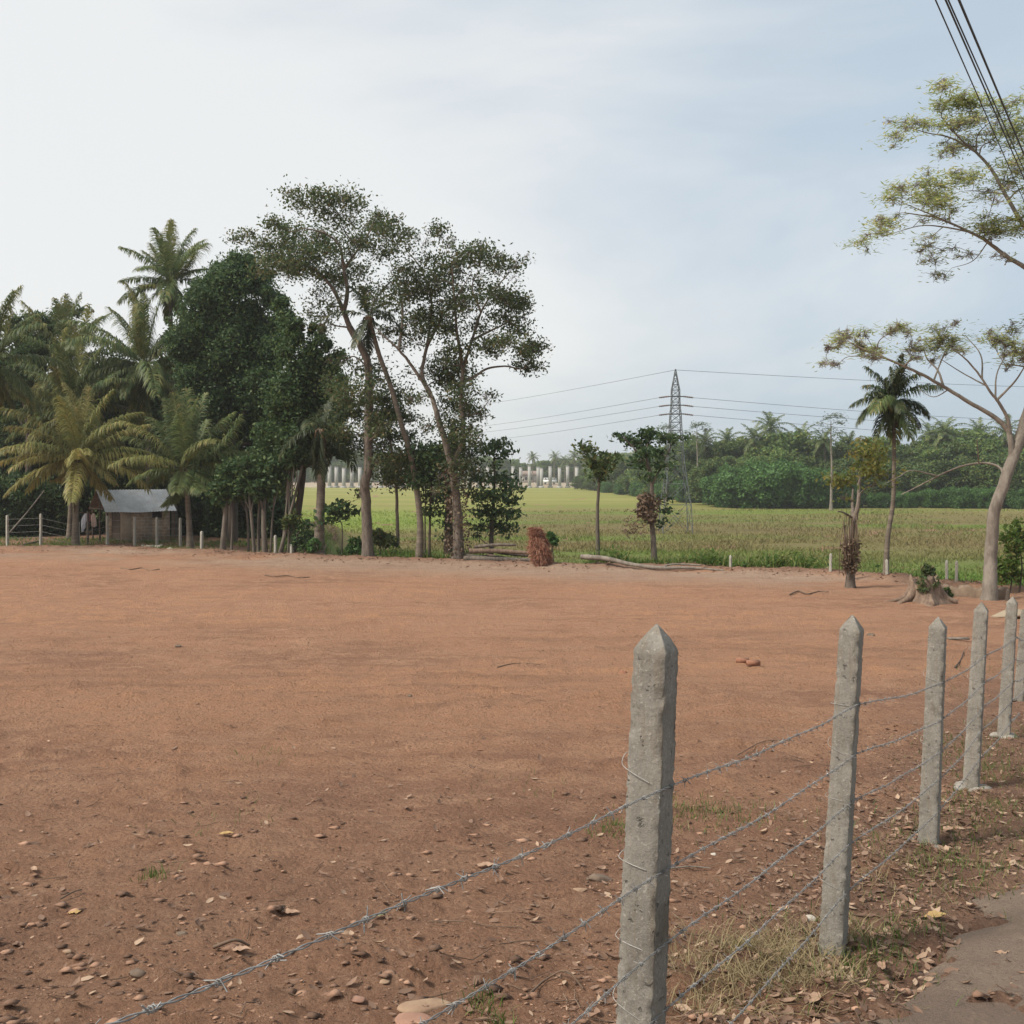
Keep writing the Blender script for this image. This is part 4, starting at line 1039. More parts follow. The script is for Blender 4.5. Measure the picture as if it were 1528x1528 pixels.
for px, py, rp, Y, mt, lb in [(452, 800, 20, 47.2, 'leaf_dark', 'dark round bush left of the straight palm trunk'), (470, 812, 12, 46.8, 'leaf_bush', 'low green bush at the foot of the straight palm trunk'), (565, 800, 14, 46.6, 'leaf_mid', 'small bush just right of the kinked trunk'), (582, 806, 12, 46.4, 'leaf_mid', 'low bush between the kinked trunk and the leaning palm'), (437, 775, 16, 47.5, 'leaf_mid', 'loose bush among the thin trunks'), (822, 803, 11, 44, 'leaf_bush', 'small green bush behind the red root ball'), (530, 812, 14, 47, 'leaf_bush', 'green bush in the weeds left of the kinked trunk'),
                              (1412, 885, 9, 29.5, 'leaf_mid', 'little bush against the right side of the stump'), (1520, 800, 26, 31.5, 'leaf_weed', 'leafy green shrub at the right edge behind the pale trunk'), (1505, 845, 24, 31.5, 'leaf_weed', 'low green shrub between the pale trunk and the right edge'), (1385, 850, 11, 30.2, 'leaf_tall', 'dry leafy sprig sprouting over the stump')]:
    lobe_tree('bush', lb, 'bush', (px, py + rp), Y, [(px - rp * .4, py, rp * .6), (px + rp * .4, py + rp * .1, rp * .6), (px, py - rp * .4, rp * .55), (px - rp * .5, py + rp * .6, rp * .5), (px + rp * .5, py + rp * .6, rp * .5), (px, py + rp * .4, rp * .6)], mt, 'bark_dark', .16, .08, 900, .03, group='bushes at the lot edge', seed=int(px), dep=.6)

# thin pale trunks
TT = [(332, 826, 338, 745, .16, 'leaning thick grey trunk right of the short stub post'), (345, 826, 346, 740, .07, 'thin grey stem beside the leaning thick trunk'), (371, 825, 366, 740, .07, 'thin pale stem, first of the cluster in the grove'), (380, 827, 372, 735, .10, 'pale stem leaning left in the grove cluster'), (386, 826, 388, 735, .09, 'pale straight stem in the grove cluster'), (396, 828, 394, 740, .15, 'stouter grey trunk right of the grove cluster'),
      (403, 828, 410, 735, .06, 'thin stem leaning right beside the stout grey trunk'), (420, 829, 432, 700, .07, 'thin dark stem standing left of the slanting pole trunk'), (415, 830, 452, 690, .085, 'slanting pole like trunk leaning right over the field view'), (430, 829, 432, 690, .05, 'thin upright stem in front of the slanting trunk')]
for i, (bx, by, tx, ty, rad, lb) in enumerate(TT):
    Y = lot_depth(by); k = Y / FPX
    lobe_tree('thin_tree', lb, 'tree', (bx, by), Y, [(tx - 8, ty - 10, 18), (tx + 8, ty - 20, 18), (tx, ty - 38, 18)], 'leaf_dark', 'bark_grey', .24, .12, 1100, rad, group='thin trunks of the grove', seed=70 + i, stems=[[(bx, by), ((bx + tx) / 2 + 1.5 * math.sin(i), (by + ty) / 2), (tx, ty), (tx, ty - 25)]], dep=.5)


# ------------------------------------------------------------------ palms
def frond_mesh(mb, L, pitch, bend, leaf, n, droop, rr, w=.05, tw=0.0, rad=.03):
    m = 22; pitch += rr.uniform(-.04, .04)
    s = np.linspace(0, 1, m); a = pitch - bend * s ** 1.35
    dx = np.cos(a) * L / (m - 1); dz = np.sin(a) * L / (m - 1)
    X = np.concatenate([[0], np.cumsum(dx[:-1])]); Zc = np.concatenate([[0], np.cumsum(dz[:-1])]); Yc = tw * L * s ** 2
    C = np.stack([X, Yc, Zc], 1); T = unit(np.gradient(C, axis=0))
    tube(mb, C, rad * (1 - .85 * s), 4, False, .75)
    t = np.repeat(np.linspace(.13, .99, n), 2); sd = np.tile([1., -1.], n); t = np.clip(t + rr.normal(size=2 * n) * .004, .1, 1)
    idx = t * (m - 1); i0 = np.minimum(idx.astype(int), m - 2); fr = (idx - i0)[:, None]
    B = C[i0] * (1 - fr) + C[i0 + 1] * fr; Tt = unit(T[i0] * (1 - fr) + T[i0 + 1] * fr)
    side = np.stack([-Tt[:, 1], Tt[:, 0], 0 * t], 1); side = unit(side + 1e-6) * sd[:, None]
    upv = np.cross(Tt, side * sd[:, None]); upv = upv * np.sign(upv[:, 2:3] + 1e-6)
    prof = np.sin(np.pi * np.clip(.12 + .83 * t, 0, 1)) ** .6 * np.where(rr.uniform(size=2 * n) < .06, .45, 1)
    ll = (leaf * prof * rr.uniform(.8, 1.12, 2 * n))[:, None]
    fw = (.45 + .55 * t)[:, None]
    d1 = unit(side + Tt * fw + upv * .25 + rr.normal(size=(2 * n, 3)) * .17)
    dr = (droop * (.7 + .6 * rr.uniform(0, 1, 2 * n)))[:, None] * np.array([0, 0, -1.])
    d2 = unit(d1 + dr); d3 = unit(d1 + dr * 2.2)
    p1 = B + d1 * ll * .35; p2 = p1 + d2 * ll * .35; p3 = p2 + d3 * ll * .32
    wv = unit(np.cross(d1, upv)) * (w * .5)
    V = np.stack([B - wv * .6, B + wv * .6, p1 + wv, p1 - wv, p2 + wv * .8, p2 - wv * .8, p3], 1).reshape(-1, 3)
    k = np.arange(2 * n)[:, None] * 7; vv = rr.uniform(0, .92, 2 * n) + .25 * (t - .6); b0 = mb.n
    mb.v.append(V); mb.n += len(V)
    for q in ([0, 1, 2, 3], [3, 2, 4, 5]): mb.f.append(k + np.array(q) + b0); mb.a.append(np.clip(vv, 0, 1))
    mb.f.append(k + np.array([5, 4, 6]) + b0); mb.a.append(np.clip(vv, 0, 1)); mb.v += [np.zeros((0, 3))] * 2


def palm(label, trunk, Y, L, n, mats, rad=.15, pitch=(80, -45), bend=(.6, 1.2), leaf=.95, nl=58, droop=.9, group=None, seed=1, wind=0.0, fixed=None, name='coconut_palm', lw=.05, zb=None, nuts=False, heart=True):
    """trunk: pixel points from base to crown. fixed: [(azimuth deg, pitch deg, bend, length)]"""
    rr = np.random.default_rng(seed)
    if group == GP and n > 15: n += 12; nl = int(nl * 1.5); leaf *= 1.08; lw *= 1.0; droop *= 1.35
    w = [np.array(P(p[0], p[1], Y)) for p in trunk]
    b = Vector(w[0]); b.z = gz(b.x, b.y) if zb is None else zb; w[0] = np.array(b) - np.array([0, 0, .1])
    r = root(name, b, label, 'palm', group)
    ln = smooth_line(w, 9); t = np.linspace(0, 1, len(ln)); rd = rad * (1 - .35 * t) * (1 + .5 * np.exp(-t * 14)) * (1 + .05 * (np.arange(len(ln)) % 2))
    mb = MB(); tube(mb, ln, rd, 10); mb.build('trunk', M['palm_bark'], r, True)
    top = ln[-1]
    spec = list(fixed or [])
    for i in range(n - len(spec)):
        u = (i + .5) / max(1, n - len(spec)); az = i * 137.5 + rr.uniform(-15, 15)
        spec.append((az, pitch[0] + (pitch[1] - pitch[0]) * u ** .9 + rr.uniform(-6, 6), bend[0] + (bend[1] - bend[0]) * math.sin(u * 3.14) + rr.uniform(-.12, .12), L * rr.uniform(.85, 1.08) * (.8 + .2 * math.sin(.5 + u * 2.2))))
    for i, (az, pt, bd, l) in enumerate(spec):
        mb = MB(); frond_mesh(mb, l, R(pt), bd, leaf * l / L, nl, droop, rr, lw, wind * rr.uniform(.3, 1), .035 * l / 4)
        mt = mats[int(len(mats) * i / len(spec))] if isinstance(mats, list) else mats
        o = mb.build('frond', M[mt]); o.parent = r; o.location = Vector(top + unit(np.array([math.cos(R(az)), math.sin(R(az)), .4])) * rd[-1] * .7) - b; o.rotation_euler = (0, 0, R(az))
    if heart:
        mb = MB()
        for i in range(26):
            a = rr.uniform(0, 6.28); l = rr.uniform(.25, .6)
            p = top + np.array([math.cos(a), math.sin(a), 0]) * rd[-1] * .8
            tube(mb, [p, p + np.array([math.cos(a) * .14, math.sin(a) * .14, -l * .2]), p + np.array([math.cos(a) * .20, math.sin(a) * .2, -l])], [.03, .03, .01], 4, True, rr.uniform())
        mb.build('fibre_sheath', M['frond_dead'], r)
    if nuts:
        mb = MB()
        for i in range(9):
            a = i * .7; c = top + np.array([math.cos(a) * .28, math.sin(a) * .28, -.28 - .12 * (i % 2)])
            bm = bmesh.new(); bmesh.ops.create_icosphere(bm, subdivisions=2, radius=.12); v = np.array([tuple(z.co) for z in bm.verts]) * np.array([1, 1, 1.25]); f = np.array([[z.index for z in q.verts] for q in bm.faces]); bm.free(); mb.add(v + c, f, .3)
        mb.build('coconuts', M['frond_gold'], r, True)
    return r


GP = 'coconut palms of the grove'
palm('tallest coconut palm, its windblown crown high above the left grove', [(262, 812), (258, 700), (256, 560), (254, 420)], 63, 4.0, 18, ['frond_dark', 'frond_dark', 'frond_olive'], .17, (85, -40), (.45, .9), .95, 50, .7, GP, 81,
     fixed=[(175, 12, .45, 3.2), (165, 55, .5, 2.8), (120, 80, .4, 2.7), (60, 78, .7, 2.5), (10, 35, .6, 2.3), (190, -10, .8, 2.8)], lw=.06)
palm('coconut palm with a broad mid height crown left of the big dark tree', [(222, 812), (222, 740), (220, 640), (216, 545)], 61.5, 5.8, 22, ['frond_dark', 'frond_dark', 'frond_olive'], .18, (85, -50), (.5, 1.15), 1.15, 62, .95, GP, 82,
     fixed=[(185, 12, .75, 5), (200, -2, .9, 4.6), (170, 40, .8, 5.2), (150, 62, .5, 5), (225, -12, .9, 4), (265, -20, .8, 3.6), (120, 75, .5, 4.6)], lw=.06)
palm('coconut palm with long arching fronds in the second row of the grove', [(104, 812), (106, 760), (108, 690), (112, 610)], 60.5, 5.3, 20, ['frond_dark', 'frond_olive', 'frond_olive'], .18, (85, -45), (.5, 1.1), 1.1, 60, .95, GP, 83,
     fixed=[(180, 8, .7, 4.4), (178, 30, .9, 4.8), (195, -12, .7, 4.2), (5, 25, .8, 4), (160, 50, .8, 4.6)], lw=.06)
palm('coconut palm with an upright green crown above the thicket on the left', [(88, 812), (92, 740), (96, 640), (100, 545)], 66, 5.0, 18, ['frond_dark', 'frond_olive'], .17, (88, -30), (.4, 1.0), 1.0, 54, .8, GP, 84, lw=.06)
palm('coconut palm cut off by the left edge of the photo', [(-18, 815), (-16, 740), (-14, 640), (-12, 540)], 55, 4.6, 16, ['frond_dark', 'frond_olive'], .17, (85, -50), (.5, 1.1), 1.0, 56, .9, GP, 85, lw=.06)
palm('yellowing short coconut palm in front of the grove by the left fence', [(112, 812), (113, 770), (115, 720), (117, 683)], 54, 4.7, 19, ['frond_gold', 'frond_olive', 'frond_gold'], .17, (86, -14), (.45, 1.1), 1.0, 60, .75, GP, 86,
     fixed=[(180, 6, .55, 4.2), (172, 38, .75, 4.6), (188, 22, .8, 4.3), (200, -14, .6, 4.0), (4, 8, .75, 4.8), (352, -4, .9, 4.4), (20, 38, .5, 3.9), (335, -16, .5, 3.0), (225, 5, .8, 3.6), (280, 88, .1, 2.6), (300, 20, .8, 3.2), (10, 22, .9, 4.2)], lw=.055, nuts=True)
palm('young green coconut palm right of the shed with low fronds over its roof', [(284, 822), (282, 780), (279, 735), (275, 700)], 52.5, 4.2, 18, ['frond_dark', 'frond_dark', 'frond_dark', 'frond_olive', 'frond_dark', 'frond_dark'], .16, (88, -5), (.35, .9), 1.0, 56, .6, GP, 87,
     fixed=[(95, 86, .2, 4.2), (60, 80, .3, 4.2), (140, 76, .4, 4.0), (250, 84, .2, 3.9), (30, 62, .5, 3.9), (150, 60, .6, 3.8), (180, 42, .7, 3.6), (5, 30, .8, 4.0), (350, 8, .9, 2.9), (335, -12, .8, 2.6), (200, 2, .8, 2.8)], lw=.05)
palm('straight palm trunk with dark hanging fronds standing alone before the field', [(475, 831), (477, 780), (479, 730), (480, 640)], 47, 2.7, 15, ['frond_deep_olive'], .24, (50, -80), (.5, 1.2), .8, 46, 1.1, GP, 88, lw=.05)
palm('slim areca palm leaning left across the tall trees', [(625, 830), (627, 780), (619, 712), (609, 665), (600, 637), (583, 576), (566, 530), (550, 472)], 45.0, 2.3, 14, ['frond_deep_olive'], .14, (75, -45), (.5, 1.1), .6, 36, .8, None, 89, name='areca_palm', lw=.06)
palm('lone coconut palm with a leaning slender trunk in front of the far wood', [(1321, 852), (1325, 800), (1333, 745), (1334, 660), (1332, 598)], 36.5, 1.65, 32, ['frond_deep_olive', 'frond_deep_olive', 'frond_dark', 'frond_deep_olive', 'frond_deep_olive'], .09, (88, -70), (.5, 1.1), .62, 54, 1.2, None, 90, name='coconut_palm', lw=.04, nuts=True,
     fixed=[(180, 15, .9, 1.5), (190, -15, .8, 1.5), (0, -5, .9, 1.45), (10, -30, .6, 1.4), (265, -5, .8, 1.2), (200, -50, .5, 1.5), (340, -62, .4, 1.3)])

exec_wood = True
# ------------------------------------------------------------------ far wood: prototypes
protos = []


def proto_tree(name, seed, H, Wd, mat, nl, dens=70, L=.55, W=.3, slim=False):
    rr = np.random.default_rng(seed); r = bpy.data.objects.new(name, None); COL.objects.link(r)
    cr, tb_ = MB(), MB()
    tube(tb_, smooth_line([(0, 0, -.3), (.15, .1, H * .3), (-.1, 0, H * .6), (.1, 0, H * .85)], 4), np.linspace(.22, .05, 13), 6)
    for i in range(nl):
        u = (i + .5) / nl; z = H * (.18 + .74 * u); ww = Wd * (math.sin(math.pi * (.18 + .72 * u)) ** .7) * .5
        a = i * 2.4 + rr.uniform(-.4, .4); d = ww * rr.uniform(.35, .95); s = Wd * rr.uniform(.15, .25)
        c = np.array([math.cos(a) * d, math.sin(a) * d, z])
        for j in range(3):
            blob_leaves(cr, c + rand_unit(1)[0] * s * .6, (s * .75, s * .75, s * .6), int(dens * s * s), L, W)
        tube(tb_, [(0, 0, max(H * .2, z - Wd * .25)), tuple(c)], [.07, .02], 4, False)
    tb_.build('trunk', M['bark_dark'], r, True); cr.build('crown', M[mat], r)
    return r


PR = [proto_tree('forest_tree', 201, 11, 8, 'leaf_wood', 24), proto_tree('forest_tree', 202, 12, 6.5, 'leaf_wood', 22), proto_tree('forest_tree', 203, 9, 8.5, 'leaf_wood', 24), proto_tree('forest_tree', 204, 13, 7, 'leaf_wood', 24)]
PB = proto_tree('shrub', 205, 5.6, 8.5, 'leaf_bush', 26, 95, .45, .28)


def proto_palm(seed):
    rr = np.random.default_rng(seed); r = bpy.data.objects.new('forest_palm', None); COL.objects.link(r)
    mb = MB(); ln = smooth_line([(0, 0, -.3), (.3, 0, 4), (.2, .1, 8), (0, 0, 11)], 4); tube(mb, ln, np.linspace(.2, .13, len(ln)), 6); mb.build('trunk', M['palm_bark'], r, True)
    mb = MB()
    for i in range(20):
        u = (i + .5) / 20; az = i * 2.4; m2 = MB(); frond_mesh(m2, 3.2 * rr.uniform(.85, 1.1), R(82 - 125 * u), .8 + .3 * math.sin(u * 3), .9, 20, .8, rr, .12, 0, .05)
        ca, sa = math.cos(az), math.sin(az)
        V = np.concatenate(m2.v); V = np.stack([V[:, 0] * ca - V[:, 1] * sa, V[:, 0] * sa + V[:, 1] * ca, V[:, 2] + 11], 1)
        b0 = mb.n; mb.v.append(V); mb.n += len(V)
        for f, a in zip(m2.f, m2.a): mb.f.append(f + b0); mb.a.append(a); mb.v.append(np.zeros((0, 3)))
    mb.build('crown', M['frond_dark'], r); return r


PP = [proto_palm(301), proto_palm(302)]
used = {}


def place(proto, x, y, z, s, rz, label, cat, group, sz=None):
    if proto.name in used: o = copy_tree(proto)
    else: o = proto; used[proto.name] = 1
    o.location = (x, y, z); o.rotation_euler = (0, 0, rz); o.scale = (s, s, sz or s)
    return tag(o, label, cat, group)


def wood_depth(px): return float(np.interp(px, [860, 900, 940, 1000, 1060, 1120, 1300, 1528, 1700], [330, 290, 250, 205, 172, 166, 163, 160, 158]))


def wood_top(px): return float(np.interp(px, [860, 900, 950, 1000, 1050, 1110, 1160, 1220, 1250, 1300, 1350, 1400, 1450, 1500, 1700], [698, 688, 664, 652, 648, 644, 640, 646, 656, 652, 645, 640, 636, 632, 625]))


wr = np.random.default_rng(55)
for row, (dd, k0) in enumerate(((0, .62), (7, .82), (16, 1.0), (28, 1.06))):
    px = 868 + row * 7
    while px < 1680:
        Y = wood_depth(px) + dd + wr.uniform(-2.5, 2.5); x = (px - CX) / FPX * Y
        topz = EYE - (wood_top(px) - HOR) / FPX * wood_depth(px); H = (topz - FIELD_Z) * k0 * wr.uniform(.84, 1.08)
        p = PR[int(wr.integers(0, 4))]; base_h = {0: 11, 1: 12, 2: 9, 3: 13}[PR.index(p)]
        s = H / base_h; sw = max(s, .8) * wr.uniform(.9, 1.15)
        place(p, x, Y, FIELD_Z - .2, sw, wr.uniform(0, 6.28), 'leafy green tree in the dense wood behind the field', 'tree', 'trees of the wood behind the field', s)
        px += sw * 5.2 / Y * FPX * wr.uniform(.75, 1.15)
for px, top in [(1150, 617), (1125, 634), (1197, 634), (1052, 642), (1388, 630), (1410, 624), (1462, 628), (1268, 645), (1085, 640), (1230, 640), (1500, 622)]:
    Y = wood_depth(px) + 14 + wr.uniform(-4, 6); topz = EYE - (top - HOR) / FPX * Y; s = (topz - FIELD_Z) / 13.0
    place(PP[int(wr.integers(0, 2))], (px - CX) / FPX * Y, Y, FIELD_Z - .2, s, wr.uniform(0, 6.28), 'coconut palm crown sticking out above the far wood', 'palm', 'palms above the wood behind the field')
for px, s, dd in [(1075, .8, -6), (1110, 1.0, -8), (1150, 1.05, -9), (1190, 1.0, -8), (1225, .85, -7), (1260, .62, -6), (1310, .4, -6), (1350, .42, -5), (1390, .45, -5), (1430, .5, -5), (1470, .5, -5), (1520, .5, -5), (1570, .6, -5), (905, .5, -8), (930, .55, -6), (958, .5, -5), (990, .55, -6), (1025, .6, -6)]:
    Y = wood_depth(px) + dd; place(PB, (px - CX) / FPX * Y, Y, FIELD_Z - .1, s * wr.uniform(.95, 1.1), wr.uniform(0, 6.28), 'bright green shrub along the foot of the far wood', 'shrub', 'shrubs along the foot of the wood')
# umbrella like trees standing above the wood
for px, py, Y, wpx, lb in [(1240, 628, 150, 22, 'airy flat topped tree above the wood left of the lone palm'), (1040, 640, 185, 20, 'airy umbrella shaped tree above the wood right of the pylon'), (994, 643, 190, 14, 'thin airy tree above the wood behind the pylon top')]:
    sparse_tree('umbrella_tree', lb, 'tree', (px, 752), [([(px, 752), (px + 1, 700), (px, 660), (px, py)], .22, .05)],
                [(px - wpx * .7, py + 4, 7, 3, 1.4), (px + wpx * .1, py - 8, 9, 3, 1.4), (px + wpx * .8, py + 2, 8, 3, 1.4), (px - wpx * .3, py - 4, 7, 3, 1.4), (px + wpx * .5, py - 6, 7, 3, 1.4), (px - wpx * .9, py + 14, 8, 3, 1.3), (px + wpx * .9, py + 16, 8, 3, 1.3), (px, py + 12, 8, 3, 1.1), (px + wpx * .3, py + 26, 7, 3, 1)], Y, 'leaf_mid', 'bark_pale', .5, .22, 45, 7, 'umbrella trees above the wood', seed=int(px), depth=.8, nrmup=.7)
for px, py, lb in [(1240, 1, ''), ]: pass

# ---- far line of trees, embankment, piers
fr = np.random.default_rng(66)
for row in range(2):
    px = 400 + row * 9
    while px < 940:
        Y = 455 + row * 35 + fr.uniform(-10, 10); top = float(np.interp(px, [400, 700, 760, 840, 900, 940], [668, 682, 688, 688, 682, 676])) + fr.uniform(-4, 5)
        H = EYE - (top - HOR) / FPX * Y - FIELD_Z; p = PR[int(fr.integers(0, 4))]; s = H / {0: 11, 1: 12, 2: 9, 3: 13}[PR.index(p)]
        place(p, (px - CX) / FPX * Y, Y, FIELD_Z, s * 1.15, fr.uniform(0, 6.28), 'hazy tree in the distant row behind the concrete piers', 'tree', 'distant trees behind the piers', s)
        px += fr.uniform(11, 19)
for px, top in [(795, 675), (828, 674), (842, 680), (857, 672), (868, 676), (880, 670)]:
    Y = 430 + fr.uniform(-10, 10); s = (EYE - (top - HOR) / FPX * Y - FIELD_Z) / 13
    place(PP[int(fr.integers(0, 2))], (px - CX) / FPX * Y, Y, FIELD_Z, s, fr.uniform(0, 6.28), 'hazy coconut palm rising above the distant row of trees', 'palm', 'distant palms behind the piers')

M['tan_soil'] = plain('tan_soil', (.36, .29, .21), (.28, .22, .15), .5, .95, .3, 2, .05)
mb = MB(); xs = np.linspace(-140, 50, 60)
for a, b in zip(xs[:-1], xs[1:]):
    y = 372
    V = [(a, y, FIELD_Z - .05), (b, y, FIELD_Z - .05), (b, y + 6, FIELD_Z + 1.1), (a, y + 6, FIELD_Z + 1.1), (b, y + 60, FIELD_Z + 1.2), (a, y + 60, FIELD_Z + 1.2)]
    mb.add(V, [[0, 1, 2, 3], [3, 2, 4, 5]])
tag(mb.build('terrain_embankment', M['tan_soil']), kind='structure')
piers = [491.7, 502, 513, 525, 537, 552, 568, 584, 601, 617, 634, 652, 668, 684, 700, 714, 727.5, 737, 765.5, 777, 790, 803, 808, 821, 835, 847, 860.6, 873, 880]
for i, px in enumerate(piers):
    Y = 366 + (2.5 if i % 2 else 0); x = (px - CX) / FPX * Y; h = (696 + (i * 7 % 5) * .8); h = EYE - (h - HOR) / FPX * Y - FIELD_Z
    mb = MB(); box(mb, (x, Y, FIELD_Z + h / 2 - .2), 1.15, 1.15, h + .4); box(mb, (x, Y, FIELD_Z + h + .13), 1.22, 1.22, .26); box(mb, (x, Y, FIELD_Z + .15), 1.9, 1.9, .9)
    tag(mb.build('bridge_pier', M['pier']), 'bare grey concrete pier in the row across the far end of the field', 'pier', 'bridge piers across the field')

M['white_paint'] = plain('white_paint', (.75, .75, .73), (.66, .66, .64), 2, .5, .05, 10, .01)
M['dark_glass'] = plain('dark_glass', (.03, .035, .04), (.05, .055, .06), 2, .2, 0, 5, .01)
M['rubber'] = plain('rubber', (.03, .03, .03), (.045, .045, .045), 4, .9, .1, 20, .01)
M['house_wall'] = plain('house_wall', (.46, .43, .39), (.36, .33, .30), .8, .9, .1, 10, .01)
M['roof_red'] = plain('roof_red', (.30, .22, .18), (.24, .18, .15), 1, .9, .2, 10, .02)
Y = 378.0; cx_ = (820 - CX) / FPX * Y; zr_ = FIELD_Z + 1.2
v = root('minibus', (cx_, Y, zr_), 'white minibus with dark windows parked behind the distant piers', 'minibus')
mb = MB(); box(mb, (cx_, Y, zr_ + 1.0), 5.2, 1.9, 1.2); box(mb, (cx_ + .15, Y, zr_ + 1.95), 4.6, 1.8, .72); box(mb, (cx_ - 2.55, Y, zr_ + .75), .5, 1.8, .6); mb.build('body', M['white_paint'], v)
for i in range(4):
    mb = MB(); box(mb, (cx_ - 1.5 + i * 1.1, Y - .905, zr_ + 1.93), .8, .02, .5); mb.build('window', M['dark_glass'], v)
for sx in (-1.6, 1.6):
    for sy in (-.85, .85):
        mb = MB(); tube(mb, [(cx_ + sx, Y + sy - .12, zr_ + .36), (cx_ + sx, Y + sy + .12, zr_ + .36)], .36, 14); mb.build('wheel', M['rubber'], v)
Y = 440.0; hx = (794 - CX) / FPX * Y
h = root('house', (hx, Y, zr_), 'small white house with a dull brown roof half hidden behind the distant piers', 'house')
mb = MB(); box(mb, (hx, Y, zr_ + 1.6), 8.5, 6, 3.2); mb.build('wall', M['house_wall'], h)
mb = MB(); mb.add([(hx - 4.8, Y - 3.6, zr_ + 3.1), (hx + 4.8, Y - 3.6, zr_ + 3.1), (hx + 4.8, Y, zr_ + 5.0), (hx - 4.8, Y, zr_ + 5.0), (hx + 4.8, Y + 3.6, zr_ + 3.1), (hx - 4.8, Y + 3.6, zr_ + 3.1)], [[0, 1, 2, 3], [3, 2, 4, 5], [0, 5, 4, 1]]); mb.add([(hx - 4.8, Y - 3.6, zr_ + 3.1), (hx - 4.8, Y, zr_ + 5), (hx - 4.8, Y + 3.6, zr_ + 3.1), (hx + 4.8, Y - 3.6, zr_ + 3.1), (hx + 4.8, Y, zr_ + 5), (hx + 4.8, Y + 3.6, zr_ + 3.1)], [[0, 1, 2], [3, 5, 4]])
mb.build('roof', M['roof_red'], h)
for wx in (-2.6, 0, 2.6):
    mb = MB(); box(mb, (hx + wx, Y - 3.01, zr_ + 1.7), 1.0, .03, 1.2); mb.build('window', M['dark_glass'], h)

# ------------------------------------------------------------------ pylon and its lines
M['steel'] = plain('galvanised_steel', (.15, .16, .165), (.10, .11, .11), 3, .6, .1, 10, .005, metal=.3)
M['porcelain'] = plain('porcelain', (.12, .08, .065), (.16, .11, .09), 4, .3, 0, 10, .01)
pb = F(1008, 796); Yp = pb.y
mppl = Yp / FPX
py_w = [(796, 44), (753, 40), (722, 31), (695, 25), (672, 21), (655, 18.5), (642, 17), (630, 16), (618, 15), (609, 13), (600, 12), (591, 11.6), (582, 11.4), (574, 8.5), (565, 5.5), (556, 2.6), (551, 1.0)]
pyl = root('power_pylon', pb, 'narrow steel lattice power pylon standing in the field before the wood', 'pylon')
lv = [(EYE - (y - HOR) / FPX * Yp, w * mppl / 2) for y, w in py_w]
crn = lambda i, k: np.array([pb.x + lv[i][1] * (1, 1, -1, -1)[k], pb.y + lv[i][1] * (1, -1, -1, 1)[k], lv[i][0]])
mb = MB()
for k in range(4):
    for i in range(len(lv) - 1):
        a, b_ = crn(i, k), crn(i + 1, k); tube(mb, [a, b_], .038 if i < 5 else .034, 4)
mb.build('legs', M['steel'], pyl)
mb = MB()
for i in range(len(lv) - 1):
    for k in range(4):
        k2 = (k + 1) % 4; th = .020 if i < 5 else .02
        if i != 0 or True:
            tube(mb, [crn(i, k), crn(i + 1, k2)], th, 4); tube(mb, [crn(i, k2), crn(i + 1, k)], th, 4)
        tube(mb, [crn(i + 1, k), crn(i + 1, k2)], th, 4)
mb.build('bracing', M['steel'], pyl)
ends = []
for py in (592.0, 605.0, 618.0):
    z = EYE - (py - HOR) / FPX * Yp; hw = 12 * mppl / 2
    mb = MB()
    for s in (-1, 1):
        tube(mb, [(pb.x + s * hw, pb.y - .35, z), (pb.x + s * (hw + .35), pb.y - .35, z)], .05, 4)
    tube(mb, [(pb.x - hw - .1, pb.y - .35, z), (pb.x + hw + .1, pb.y - .35, z)], .05, 4)
    mb.build('crossarm', M['steel'], pyl)
    for s in (-1, 1):
        mb = MB(); p0 = np.array([pb.x + s * (hw + .3), pb.y - .35, z]); d = np.array([s * .95, 0, -.12])
        n = 11; tube(mb, [p0 + d * t for t in np.linspace(0, .9, n)], [.03 if q % 2 else .10 for q in range(n)], 8); mb.build('insulator', M['porcelain'], pyl, True)
        ends.append((s, py, p0 + d * .9))
ends += [(s, 552.0, np.array([pb.x, pb.y, EYE - (552 - HOR) / FPX * Yp])) for s in (-1, 1)]
M['line'] = plain('power_line', (.13, .14, .15), (.1, .11, .12), 1, .6, 0, 1, .01, metal=.3)
for s, py, p0 in ends:
    if s < 0: ep = {592: (740, 630), 605: (740, 639.5), 618: (760, 650), 552: (740, 597)}[int(py)]; Ye = 150.0
    else: ep = {592: (1450, 619), 605: (1450, 631), 618: (1528, 652), 552: (1528, 572)}[int(py)]; Ye = 100.0
    q = np.array(P(ep[0], ep[1], Ye)); q = p0 + (q - p0) * 1.7
    sg = np.sin(np.linspace(0, 1, 21) * np.pi)[:, None] * np.array([0, 0, -.35])
    ln = p0 + (q - p0) * np.linspace(0, 1, 21)[:, None] + sg
    mb = MB(); tube(mb, ln, .017, 4, False)
    nm = {592: 'upper', 605: 'middle', 618: 'lower', 552: 'topmost earth'}[int(py)]
    tag(mb.build('power_line', M['line']), f'{nm} power line running {"left" if s < 0 else "right"} from the lattice pylon', 'power line', 'lines of the lattice pylon')

